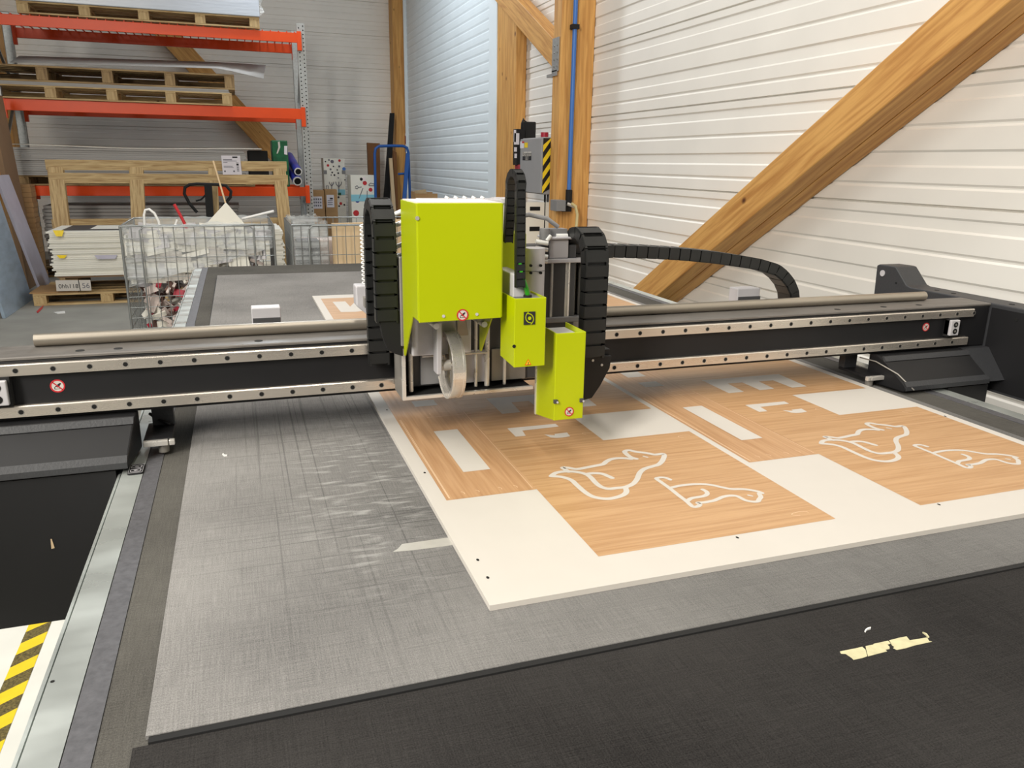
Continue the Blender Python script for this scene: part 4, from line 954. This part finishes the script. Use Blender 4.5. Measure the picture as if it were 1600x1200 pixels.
for i in range(n+1):
    t = i/n; vs += [(xa2-0.03+(xs1-xa2)*t, yp0, zc_+0.012+0.012*math.cos(t*6.5)), (xa2-0.03+(xs1-xa2)*t, yp1, zc_+0.03+0.012*math.cos(t*6.5))]
m2.add(vs, [(2*i, 2*i+2, 2*i+3, 2*i+1) for i in range(n)], 'white_board', True); o = m2.build('white_sheet'); s_ = o.modifiers.new('thick', 'SOLIDIFY'); s_.thickness = 0.006
tag(o, 'wavy white sheet lying on top of the thick grey sheet stack', 'sheet')
a, b2 = PY(384, 230, RY+0.1), PY(424, 262, RY+0.1)
tag(B(a.x+0.02, b2.x-0.035, RY+0.1, RY+0.7, z2_+0.121, a.z-0.04, 'matt_black').build('black_crate', bevel=0.01), 'black crate right of the grey sheet stack in the rack', 'crate')
a, b2 = PY(424, 219, RY-0.05), PY(451, 254, RY-0.05)
gb = thing('green_package', (a.x+0.1, RY+0.1, z2_), 'green wrapped package beside the rack upright', 'package')
B(a.x, b2.x, RY-0.05, RY+0.35, z2_, a.z, 'green_wrap').build('package_body', gb, bevel=0.012)
m2 = MB().slab([PY(p_[0], p_[1], RY-0.053) for p_ in ((434, 222), (437, 221), (438, 230), (434, 240), (432, 240), (435, 230))], (0, 0.002, 0), 'print_white').slab([PY(p_[0], p_[1], RY-0.053) for p_ in ((444, 228), (449, 228), (449, 242), (444, 241))], (0, 0.002, 0), 'label_paper'); m2.build('label', gb)
for (px_, py_, rr, lb_) in ((466, 268, 5.6, 'blue wrapped roll with white core, upper one by the rack upright'), (465, 283, 6.5, 'blue wrapped roll with white core, lower one by the rack upright')):
    c_ = PY(px_, py_, RY-0.1); r_ = rr/1217*12
    ro = MB().cyl((c_.x-0.06, RY+0.6, c_.z+0.20), (c_.x, RY-0.09, c_.z), r_*1.0, 'blue_wrap', 24).build('roll')
    tag(ro, lb_, 'roll')
    d_ = (Vector((c_.x, RY-0.09, c_.z))-Vector((c_.x-0.06, RY+0.6, c_.z+0.20))).normalized(); e_ = Vector((c_.x, RY-0.09, c_.z))
    MB().cyl(e_, e_+d_*0.006, r_*0.95, 'white_plastic', 24).build('core', ro); MB().cyl(e_+d_*0.006, e_+d_*0.008, r_*0.68, 'black_hole', 24).build('core_hole', ro)
# under the lowest beam: more sheets on a pallet, dark
xa4, xb4 = PY(66, 330, RY+0.1).x, PY(372, 330, RY+0.1).x
ztp = PY(200, 307, RY+0.1).z
long_pallet('long_pallet', xa4-0.3, xb4+0.1, RY+0.08, RY+0.9, 0.0, 'long wooden pallet on the floor under the rack', wood_='grey_pallet_wood', h=0.14)
zc_ = 0.141; nsh = 16; th_ = 0.045; proto = None
cnt = int((ztp-0.08-zc_)/th_)
for k in range(cnt):
    if proto is None:
        proto = B(xa4, xb4, RY+0.1, RY+0.9, 0, th_*0.85, 'grey_sheet').build('grey_sheet'); o = proto
    else: o = proto.copy(); COL.objects.link(o)
    o.location = (random.uniform(-0.02, 0.02), random.uniform(-0.02, 0.02), zc_+k*th_)
    tag(o, 'grey sheet in the shaded stack on the floor beneath the rack', 'sheet', 'grey sheets stacked under the rack')

# ------------------------------------------------------------------ upright long pallet leaning before the rack
lp = thing('leaning_pallet', (-0.7, 10.2, 0), 'long wooden pallet standing on edge in front of the rack with a paper label', 'pallet')
def PT(px_, py_, Y): return PY(px_, py_, Y)
LY = 10.40
def plank(a, b2, hh, t, y, nm='plank'):
    A_, B2_ = PY(a[0], a[1], y), PY(b2[0], b2[1], y); A_.y = B2_.y = y
    return MB().bar(A_, B2_, t, hh, 'pallet_wood').build(nm, lp, orient=frame_of(A_, B2_), bevel=0.003)
plank((71, 257.5), (448, 260), 0.115, 0.022, LY-0.03); plank((76, 278), (450, 281), 0.115, 0.022, LY-0.055)
for (a, b2, wd) in (((87, 262), (97, 352), 0.16), ((213, 262), (217, 352), 0.15), ((332, 264), (337, 352), 0.10), ((436, 264), (445, 352), 0.15)):
    A_, B2_ = PY(a[0], a[1], LY), PY(b2[0], b2[1], LY-0.1)
    D_ = (B2_-A_).normalized(); E2 = A_+D_*((0.0-A_.z)/D_.z)
    MB().bar(A_, E2, 0.09, wd, 'pallet_wood', up=(1, 0, 0)).build('cross_bar', lp, orient=frame_of(A_, E2, up=(0, 1, 0)), bevel=0.003)
for zq in (0.75, 0.35):
    A_, B2_ = PY(76, 300, LY), PY(450, 300, LY); MB().bar((A_.x, LY-0.06, zq), (B2_.x, LY-0.06, zq), 0.022, 0.11, 'pallet_wood').build('plank', lp, orient=frame_of((A_.x, LY, zq), (B2_.x, LY, zq)))
yq = LY-0.072
c4 = [PY(a_, b2, yq) for a_, b2 in ((345.4, 243), (375, 243), (378, 273), (348.4, 273))]
pl = MB().slab(c4, (0, 0.002, 0), 'label_paper').build('paper_label', lp)
m2 = MB()
def lrect(u0, v0, u1, v1, m):
    def P(u, v): a_ = c4[0].lerp(c4[1], u); b3 = c4[3].lerp(c4[2], u); r__ = a_.lerp(b3, v); return (r__.x, yq-0.001, r__.z)
    m2.add([P(u0, v0), P(u1, v0), P(u1, v1), P(u0, v1)], [(0, 1, 2, 3)], m)
lrect(0.58, 0.05, 0.85, 0.13, 'ink'); lrect(0.08, 0.20, 0.55, 0.24, 'grey_ink'); lrect(0.08, 0.27, 0.80, 0.30, 'grey_ink'); lrect(0.08, 0.34, 0.30, 0.37, 'grey_ink'); lrect(0.08, 0.54, 0.55, 0.57, 'grey_ink'); lrect(0.08, 0.61, 0.60, 0.63, 'grey_ink')
lrect(0.74, 0.36, 0.88, 0.38, 'ink'); lrect(0.76, 0.42, 0.88, 0.52, 'ink')
for v in range(6): lrect(0.76, 0.55+0.05*v, 0.88, 0.575+0.05*v, 'grey_ink')
lrect(0.08, 0.78, 0.17, 0.86, 'grey_ink'); lrect(0.56, 0.78, 0.65, 0.86, 'grey_ink')
m2.build('printing', pl)

# ------------------------------------------------------------------ stack of white boards on a pallet
SY = 9.2; SY1 = 10.05
xs0, xs1 = PY(81, 400, SY).x, PY(444, 400, SY).x
pz = PY(80, 432, SY).z
long_pallet('long_pallet', PY(53, 470, SY-0.02).x, xs1+0.1, SY-0.04, SY1, 0.0, 'low wooden pallet on the floor under the tall stack of white boards', h=0.125, deck=0.02)
dn = thing('dunnage_pallet', ((xs0+xs1)/2, SY+0.4, 0.1255), 'brown boards and blocks between the low pallet and white board stack', 'dunnage')
MB().box(xs0-0.25, xs0+0.2, SY-0.02, SY+0.5, 0.1255, 0.137, 'cardboard').build('cardboard_flap', dn)
for xx in (xs0+0.08, xs0+0.8, xs0+1.5, xs1-0.15): B(xx, xx+0.12, SY+0.06, SY1-0.05, 0.1375, pz-0.021, 'grey_pallet_wood').build('spacer_block', dn)
B(xs0+0.02, xs1, SY, SY1, pz-0.02, pz-0.001, 'brown_panel').build('carrier_board', dn)
zt = PY(78, 362, SY).z; nb = 24; thk = (zt-pz)/nb; proto = None
for k in range(nb):
    if proto is None: proto = B(xs0, xs1, SY, SY1-0.02, 0, thk*0.93, 'white_board').build('white_board', bevel=0.001); o = proto
    else: o = proto.copy(); COL.objects.link(o)
    o.location = (random.uniform(-0.03, 0.02)*(1 if k % 4 else 0.5), random.uniform(-0.02, 0.008), pz+k*thk)
    tag(o, 'white board in the tall stack behind the wire cage', 'board', 'white boards in the tall stack')
o = B(xs0+0.1, xs0+1.9, SY+0.12, SY1-0.1, zt+0.001, zt+0.006, 'dark_grey').build('printed_sheet'); tag(o, 'dark printed sheet lying on top of the white board stack', 'sheet')
m2 = MB().box(xs0+0.35, xs0+0.7, SY+0.2, SY+0.7, zt+0.0062, zt+0.0065, 'white_board').box(xs0+0.8, xs0+1.6, SY+0.2, SY+0.8, zt+0.0062, zt+0.0065, 'ink').build('print_area', o)
for (xa, ya, xb, yb, m_, l_) in ((82, 360, 101, 369, 'yellow_tape', 'yellow paper slip near the top of the white board stack'), (88, 399, 105, 403, 'yellow_tape', 'pale yellow paper slip halfway down the white board stack'), (147, 399, 184, 404, 'lilac_board', 'pale blue paper slip sticking out of the white board stack')):
    p, q = PY(xa, ya, SY-0.03), PY(xb, yb, SY-0.03)
    tag(MB().slab([(p.x, SY-0.022, p.z), (q.x, SY-0.022, p.z), (q.x-0.02, SY-0.05, q.z), (p.x+0.03, SY-0.05, q.z)], (0, 0.002, 0), m_).build('paper_slip'), l_, 'paper')
# number card
cyy = SY-0.06
cc = [PY(a_, b2, cyy) for a_, b2 in ((86.5, 438), (141, 437.5), (143, 454), (88.5, 455))]
cd = thing('number_card', tuple(cc[3]), 'white card with handwritten numbers leaning on the low pallet', 'card')
MB().slab(cc, (0, 0.004, 0), 'print_white').build('card', cd)
m2 = MB(); mid = (cc[0]+cc[1]+cc[2]+cc[3])/4; xd = (cc[1]-cc[0]).normalized(); w_ = (cc[1]-cc[0]).length
text_mesh(m2, '0hh118', 0.062, (cc[0]+(cc[2]-cc[0])*0.0).lerp(cc[1], 0.32)+Vector((0.01, -0.001, -0.065)), xd, (0, 0, 1), 'ink')
text_mesh(m2, '56', 0.075, cc[0].lerp(cc[1], 0.82)+Vector((0.01, -0.001, -0.062)), xd, (0, 0, 1), 'grey_ink')
a_ = cc[0].lerp(cc[1], 0.655); b3 = cc[3].lerp(cc[2], 0.68); m2.add([a_+Vector((-0.004, -0.001, 0)), a_+Vector((0.004, -0.001, 0)), b3+Vector((0.004, -0.001, 0)), b3+Vector((-0.004, -0.001, 0))], [(0, 1, 2, 3)], 'ink')
m2.build('handwriting', cd)
# pallet jack behind the stack
pj = thing('pallet_jack', (0, 10.16, 0), 'black pallet jack handle loop standing behind the board stack', 'pallet jack')
jy = 10.16; lp_ = [(308, 332), (296, 318), (288, 303), (289, 293), (296, 288.5), (308, 287.5), (325, 288), (342, 288.5), (353, 290), (361, 299), (360, 308), (352, 318), (343, 330)]
MB().tube([PY(a_, b2, jy) for a_, b2 in lp_], 0.018, 'matt_black', 10).build('handle_loop', pj)
a_, b3 = PY(325, 288, jy), PY(326, 336, jy)
MB().bar(a_, (b3.x, jy, 0.12), 0.05, 0.085, 'matt_black', up=(1, 0, 0)).build('shaft', pj)
MB().tube([PY(306, 314, jy), PY(314, 312, jy), PY(322, 304, jy)], 0.010, 'matt_black', 8).build('lever', pj)
B(b3.x-0.12, b3.x+0.12, jy-0.03, jy+0.07, 0.0, 0.12, 'dark_grey').build('wheel_housing', pj)

# ------------------------------------------------------------------ wire cages
def cage(x0, x1, y0, y1, ztop, label, tube_gate=False):
    o = thing('wire_cage', ((x0+x1)/2, (y0+y1)/2, 0), label, 'cage')
    r = 0.0028; z0 = 0.10
    m_ = MB()
    for x in (x0, x1):
        for y in (y0, y1): m_.cyl((x, y, 0.0), (x, y, ztop), 0.008, 'cage_wire', 8)
    m_.tube([(x0, y0, ztop), (x1, y0, ztop), (x1, y1, ztop), (x0, y1, ztop), (x0, y0, ztop)], 0.006, 'cage_wire', 8)
    m_.tube([(x0, y0, z0), (x1, y0, z0), (x1, y1, z0), (x0, y1, z0), (x0, y0, z0)], 0.006, 'cage_wire', 8)
    m_.build('frame', o)
    def panel(a, b2, nm):
        m2 = MB(); a, b2 = Vector(a), Vector(b2); n_ = round((b2-a).length/0.066)
        for k in range(1, n_):
            p = a.lerp(b2, k/n_); m2.tube([(p.x, p.y, z0), (p.x, p.y, ztop)], r, 'cage_wire', 5, cap=False)
        z = ztop-0.085
        while z > z0+0.03:
            m2.tube([(a.x, a.y, z), (b2.x, b2.y, z)], r, 'cage_wire', 5, cap=False); z -= 0.135 if z > ztop-0.4 else 0.075
        m2.build(nm, o)
    panel((x0, y0, 0), (x1, y0, 0), 'front_panel'); panel((x0, y1, 0), (x1, y1, 0), 'back_panel'); panel((x0, y0, 0), (x0, y1, 0), 'side_panel'); panel((x1, y0, 0), (x1, y1, 0), 'side_panel')
    m2 = MB().tube([(x0+0.12, y0-0.006, z0), (x0+0.12, y0-0.006, ztop-0.03), (x0+0.15, y0-0.006, ztop-0.004), (x1-0.17, y0-0.006, ztop-0.004), (x1-0.14, y0-0.006, ztop-0.03), (x1-0.14, y0-0.006, z0)], 0.0055, 'cage_wire', 8)
    m2.build('gate_frame', o)
    MB().box(x0, x1, y0, y1, z0-0.012, z0-0.004, 'galvanised').build('base_sheet', o)
    return o
def film_wrap(o, x0, x1, y0, y1, za, zb, seed):
    random.seed(seed); m2 = MB(); d_ = 0.012; pts = []
    def edge(a, b2, n_):
        for k in range(n_): pts.append(Vector(a).lerp(Vector(b2), k/n_))
    edge((x0, y0), (x1, y0), 16); edge((x1, y0), (x1, y1), 12); edge((x1, y1), (x0, y1), 16); edge((x0, y1), (x0, y0), 12)
    n_ = len(pts); rows = 12; vs = []
    for j in range(rows+1):
        t = j/rows
        for k, p in enumerate(pts):
            jit = random.uniform(-1, 1)*0.006
            zz_ = za(p.x)+(zb-za(p.x))*t+ (random.uniform(-0.012, 0.02) if j == rows else 0)
            vs.append((p.x+jit, p.y+jit, zz_))
    m2.add(vs, [(j*n_+k, j*n_+(k+1) % n_, (j+1)*n_+(k+1) % n_, (j+1)*n_+k) for j in range(rows) for k in range(n_)], 'stretch_film', True)
    return m2.build('plastic_lining', o)
CX0, CX1, CY0, CY1, CZ = -0.772, 0.236, 6.0, 6.8, 1.045
cg = cage(CX0, CX1, CY0, CY1, CZ, 'wire mesh cage lined with clear film, full of white offcuts, left of the table')
film_wrap(cg, CX0+0.012, CX1-0.012, CY0+0.012, CY1-0.012, lambda x: 0.62+0.26*(x-CX0), CZ+0.01, 3)
# offcuts inside: uncountable scraps
random.seed(11); m2 = MB()
def scrap(mb, c_, sx, sy, sz, m, rx, ry, rz):
    R = Matrix.Rotation(rz, 3, 'Z') @ Matrix.Rotation(ry, 3, 'Y') @ Matrix.Rotation(rx, 3, 'X'); c_ = Vector(c_)
    mb.hexa([c_+R @ Vector((a*sx/2, b_2*sy/2, d_*sz/2)) for d_ in (-1, 1) for a, b_2 in ((-1, -1), (1, -1), (1, 1), (-1, 1))], m)
for k in range(900):
    z = random.uniform(0.14, 0.98); x = random.uniform(CX0+0.09, CX1-0.13); y = CY0+0.06+(CY1-CY0-0.2)*random.random()**1.8
    if z > 0.60+0.2*(x-CX0):
        scrap(m2, (x, y, z), random.uniform(0.10, 0.26), 0.008, random.uniform(0.03, 0.10), random.choice(['white_board', 'white_board', 'print_white', 'light_grey']), random.uniform(-0.3, 0.3), random.uniform(-0.25, 0.25), random.uniform(-0.2, 0.2))
    else:
        scrap(m2, (x, y, z), random.uniform(0.03, 0.13), random.uniform(0.005, 0.02), random.uniform(0.02, 0.07), random.choice(['red_bag', 'pale_scrap', 'pale_scrap', 'brown_scrap', 'pale_scrap', 'mid_grey', 'white_board']), random.uniform(-1, 1), random.uniform(-1.2, 1.2), random.uniform(-1.2, 1.2))
tag(m2.build('offcut_heap'), 'heap of white board offcuts and red scraps filling the near wire cage', 'offcuts', kind='stuff')
def board_poly(px, Y, t, m, nm, label, cat_):
    return tag(MB().slab([PY(a_, b2, Y) for a_, b2 in px], (0, t, 0), m).build(nm), label, cat_)
board_poly([(321, 351), (352, 317), (354, 317.5), (383, 351), (375, 372), (330, 372)], 6.25, 0.012, 'white_board', 'pointed_offcut', 'white pointed board offcut sticking up out of the wire cage', 'offcut')
def stick(px, Y, r, m, nm, label): return tag(MB().tube([PY(a_, b2, Y) for a_, b2 in px], r, m, 8).build(nm), label, 'offcut')
stick([(333, 251), (343, 285), (352, 316), (356, 335), (360, 360)], 6.32, 0.0065, 'cream_board', 'thin_stick', 'thin cream stick rising highest out of the wire cage')
stick([(378, 342), (395, 338), (415, 333), (428, 330)], 6.4, 0.010, 'white_plastic', 'white_rod', 'white rod poking out to the right of the wire cage')
stick([(272, 319), (280, 333), (290, 352), (293, 365)], 6.3, 0.011, 'red_mark', 'red_rod', 'red plastic rod poking out of the wire cage')
stick([(226, 352), (225, 336), (227, 328), (233, 327), (241, 333), (248, 346), (250, 360)], 6.2, 0.009, 'white_plastic', 'bent_strip', 'white bent strip looping over the left of the wire cage')
stick([(277, 343), (274, 352), (272, 365)], 6.3, 0.009, 'white_plastic', 'white_rod', 'short white rod tip just left of the pointed offcut in the cage')
DX0 = 0.362
cg2 = cage(DX0, 1.40, 6.0, 6.8, 1.040, 'second wire mesh cage holding beige boards, behind the cutting head')
film_wrap(cg2, DX0+0.012, DX0+0.26, 6.012, 6.788, lambda x: 0.62, 1.06, 5)
tag(MB().slab([(DX0+0.30, 6.10, 0.105), (1.30, 6.10, 0.105), (1.30, 6.10, 1.07), (DX0+0.60, 6.10, 1.07), (DX0+0.56, 6.10, 1.05), (DX0+0.30, 6.10, 1.045)], (0, 0.02, 0), 'cream_board').build('beige_board'), 'large beige board standing inside the second wire cage', 'board')
tag(B(DX0+0.04, DX0+0.20, 6.05, 6.3, 0.105, 0.92, 'dark_grey').build('dark_offcut'), 'dark grey piece at the left inside the second wire cage', 'offcut')
tag(B(DX0+0.05, DX0+0.8, 6.35, 6.6, 0.105, 0.90, 'pale_scrap').build('pale_carton', bevel=0.01), 'pale carton low inside the second wire cage behind beige board', 'carton')

# ------------------------------------------------------------------ leaning boards far left
def lean(px_top_r, px_bot_r, Yfar, Ynear, dtop, m, nm, label, t=0.03, zbot=0.0):
    """board leaning to the left: its far edge runs from the top to the bottom pixel at depth Yfar"""
    T_, B_ = PY(px_top_r[0], px_top_r[1], Yfar), PY(px_bot_r[0], px_bot_r[1], Yfar)
    d_ = (T_-B_).normalized(); B_ = B_+d_*((zbot-B_.z)/d_.z)
    T2, B2_ = T_.copy(), B_.copy(); T2.y = B2_.y = Ynear; T2.x -= 0.0
    return tag(MB().slab([B2_, B_, T_, T2], (-t, 0, 0), m).build(nm, bevel=0.003), label, 'board')
lean((-25, 236), (52, 470), 9.6, 8.5, 0, 'blue_board', 'leaning_board', 'blue-grey board leaning nearest at the left edge')
lean((14, 273), (74, 428), 10.2, 9.7, 0, 'lilac_board', 'leaning_board', 'pale lilac board leaning behind the blue-grey one')
lean((4, 150), (62, 440), 10.9, 10.35, 0, 'brown_panel', 'leaning_board', 'tall brown panel leaning at the far left before the rack', t=0.05)
mb = MB(); a_, b3 = PY(31, 288, 11.0), PY(68, 410, 11.0)
z = 0.0
while z < a_.z: mb.box(a_.x-0.2+0.01*random.random(), b3.x-0.02+0.012*random.random(), 10.96, 11.2, z, min(z+0.058, a_.z), 'cardboard'); z += 0.06
tag(mb.build('cardboard_bundle'), 'upright bundle of brown cardboard at the left end of the rack', 'cardboard')
for (px, m_, l_) in (([(57, 487), (62, 482), (68, 477), (66, 482), (59, 489)], 'red_mark', 'small red scrap on the grey floor by the low pallet'), ([(84, 488), (101, 486), (102, 489), (90, 490)], 'white_plastic', 'small white scrap on the grey floor near the low pallet')):
    pts = [PZ(a2, b2, 0.004) for a2, b2 in px]; tag(MB().prism([(p.x, p.y) for p in pts], 'z', 0.0005, 0.006, m_).build('floor_scrap'), l_, 'scrap')

# ------------------------------------------------------------------ goods at the back wall
def carton(px, Y, depth, m, z0=0.0):
    a_, b3 = PY(px[0], px[1], Y), PY(px[2], px[3], Y)
    return B(a_.x, b3.x, Y, Y+depth, z0, a_.z, m)
BYY = 13.4
m2 = carton((505, 247, 540, 300), BYY, 0.35, 'white_board'); yq = BYY-0.003
def spot(px_, py_, r_, m_): p = PY(px_, py_, yq); m2.disc((p.x, yq+0.001, p.z), (0, -1, 0), r_/1217*BYY*1.05, 0.001, m_, 10)
for (x_, y_, r_, m_) in ((508.5, 252.5, 1, 'ink'), (514, 250, 1.2, 'grey_ink'), (519, 252.5, 2.4, 'grey_ink'), (530.5, 251, 1.8, 'red_mark'), (512.5, 258.5, 1.8, 'red_mark'), (521, 260, 1.1, 'ink'), (530, 260, 1.5, 'grey_ink'), (516.5, 264.5, 1.4, 'grey_ink'), (527, 265.5, 1, 'ink'), (519, 269.5, 1.2, 'ink'), (528.5, 270.5, 1.2, 'ink'), (522.5, 273.5, 1.3, 'ink'), (517.5, 273.5, 1, 'grey_ink'), (528.5, 278, 1, 'grey_ink'), (537.5, 264, 2.5, 'blue_pipe'), (539, 281, 1, 'ink')): spot(x_, y_, r_, m_)
def strokes(lst, m_='grey_ink', r_=0.006):
    for l in lst: m2.tube([PY(a2, b2, yq) for a2, b2 in l], r_, m_, 5)
strokes([[(518, 300), (518.5, 285)], [(518.4, 291), (514.5, 286), (515, 284)], [(518.4, 291), (521.5, 286), (521, 284)], [(529.5, 302), (529.5, 284)], [(529.5, 292), (525.5, 288), (524.5, 284)], [(529.5, 292), (533, 288), (534, 284)], [(510, 296), (510, 290), (513, 290), (513, 295), (510, 296)]])
def rectp(x0_, y0_, x1_, y1_, m_, dy=0.0): a2, b2 = PY(x0_, y0_, yq), PY(x1_, y1_, yq); m2.box(a2.x, b2.x, yq-0.002-dy, yq+0.002-dy, b2.z, a2.z, m_)
rectp(505.5, 266, 511, 272, 'mid_grey'); rectp(534, 266, 540, 272, 'mid_grey'); rectp(528, 296, 539.5, 304.5, 'sky_print'); rectp(528, 301, 533, 305, 'green_wrap', 0.001)
spot(537, 301, 2.2, 'blue_pipe'); spot(529, 308, 1.4, 'ink'); spot(532.5, 318, 2, 'red_mark'); spot(538, 320, 1.2, 'ink'); spot(530, 322, 1.2, 'ink')
tag(m2.build('doodle_carton'), 'tall white carton with hearts, dots and bare trees near the back wall', 'box')
BY2 = 13.1
m2 = carton((547.5, 273.5, 587, 300), BY2, 0.4, 'white_board'); yq = BY2-0.003
rectp(548.5, 304, 587, 314.5, 'sky_print'); spot(570, 286, 3, 'red_mark'); spot(568, 280, 3.2, 'pink_white'); spot(564.5, 280, 2.1, 'ink'); spot(579, 296.5, 2.8, 'red_mark'); spot(558.5, 313.5, 3, 'blue_wrap'); spot(556.5, 333, 4.2, 'red_mark')
strokes([[(561, 310), (567, 294)], [(555, 292), (558, 290), (560, 293), (558, 295), (555, 293.5)], [(560, 293), (565, 292)], [(576, 289), (579, 286), (584, 287), (585, 290), (576, 290)], [(573.5, 313), (573.8, 298)]])
tag(m2.build('doodle_carton'), 'white carton with a blue band and red houses, right of the taller one', 'box')
for (px, l_, nm) in (((484, 297.5, 508, 330), 'left brown carton with a white shipping label by the rack upright', 'brown_carton'), ((507.5, 296, 528, 330), 'right brown carton with a white label in front of the doodled carton', 'brown_carton')):
    o = tag(carton(px, 12.6, 0.3, 'cardboard').build(nm, bevel=0.006), l_, 'box'); m2 = MB(); yq = 12.597
    if px[0] < 500: rectp(488.5, 307, 504, 326, 'label_paper'); [rectp(489.5+3.5*j, 310+5*i, 491.8+3.5*j, 312.5+5*i, 'grey_ink', 0.003) for i in range(3) for j in range(4)]
    else: rectp(510, 304.5, 522.5, 324, 'label_paper'); rectp(515.5, 309, 520, 311.5, 'ink', 0.003); [rectp(512, 313+3*i, 520, 314+3*i, 'grey_ink', 0.003) for i in range(3)]
    m2.build('shipping_label', o)
# boards and bars in the corner
def plankv(px, Y, t, m, nm, label, cat_='plank'):
    pts = [PY(a2, b2, Y) for a2, b2 in px]
    for i in (2, 3):
        j = 3-i; d_ = pts[i]-pts[j]; pts[i] = pts[j]+d_*((0.0-pts[j].z)/d_.z)
    return tag(MB().slab(pts, (0, t, 0), m).build(nm), label, cat_)
plankv([(574, 223), (593.5, 224), (594, 300), (577, 300)], 14.2, 0.1, 'brown_wood_dark', 'brown_board', 'brown board leaning on the back wall left of the trolley')
plankv([(609.8, 176.5), (616.5, 176.5), (609, 320), (599, 320)], 14.1, 0.06, 'matt_black', 'black_bar', 'tall black bar leaning in the corner before the post')
plankv([(608, 247), (613, 247), (617.5, 310), (612, 310)], 13.95, 0.05, 'cream_board', 'pale_batten', 'pale wooden batten in the corner behind the blue trolley')
plankv([(614, 235), (619.5, 238), (622, 320), (617.5, 320)], 14.0, 0.05, 'brown_wood_dark', 'brown_batten', 'brown batten leaning beside the pale one in the corner')
# blue trolley
tr = thing('trolley', (2.2, 12.9, 0), 'blue tubular hand trolley standing near the corner post', 'trolley')
TY = 13.0
tp_ = [(587, 345), (586.5, 290), (585.5, 240), (587, 232), (592, 228.5), (612, 227.8), (630, 228.2), (636, 231), (638, 238), (640, 290), (641, 345)]
P_ = [PY(a2, b2, TY) for a2, b2 in tp_]; P_[0].z = P_[-1].z = 0.15
MB().tube(P_, 0.022, 'blue_paint', 10).build('frame', tr)
A_, B2_ = PY(622, 272, TY), PY(638, 271, TY); MB().cyl(A_, B2_, 0.018, 'blue_paint', 8).build('cross_tube', tr)
A_, B2_ = PY(637, 240, TY), PY(620, 330, TY); MB().bar(A_, (B2_.x, TY-0.25, 0.15), 0.05, 0.06, 'blue_paint', up=(1, 0, 0)).build('strut', tr)
B(PY(586, 300, TY).x, PY(640, 300, TY).x, TY-0.5, TY+0.03, 0.12, 0.16, 'blue_paint').build('platform', tr)
for sx in (PY(590, 300, TY).x, PY(636, 300, TY).x):
    for yy in (TY-0.45, TY-0.03): MB().cyl((sx-0.02, yy, 0.06), (sx+0.02, yy, 0.06), 0.06, 'matt_black', 16).build('wheel', tr)
# small carton by the shutter
a_, b3 = PY(646, 298, 10.9), PY(685, 312, 10.9)
bc = thing('open_carton', ((a_.x+b3.x)/2, 11.0, 0), 'open brown carton standing on the floor before the roller shutter', 'box')
MB().box(a_.x+0.04, b3.x, 10.95, 10.965, 0, b3.z+0.08, 'cardboard').box(a_.x+0.04, b3.x, 11.25, 11.265, 0, a_.z-0.03, 'cardboard').box(a_.x+0.04, a_.x+0.055, 10.965, 11.25, 0, a_.z-0.02, 'cardboard').box(b3.x-0.015, b3.x, 10.965, 11.25, 0, a_.z-0.06, 'cardboard').build('carton_walls', bc)
MB().slab([(a_.x+0.04, 10.95, b3.z+0.08), (a_.x+0.2, 10.95, b3.z+0.08), (a_.x+0.17, 10.88, a_.z+0.02), (a_.x, 10.88, a_.z)], (0, 0.005, 0), 'cream_board').build('flap', bc)
# wood chip stuck on the black gantry skirt
p = [PY(a2, b2, GY-0.0985) for a2, b2 in ((79, 842), (81, 842), (85.5, 856), (80.5, 857.5))]
tag(MB().slab(p, (0, -0.0008, 0), 'cream_board').build('wood_sliver'), 'tiny pale wood sliver on the black gantry skirt', 'sliver')
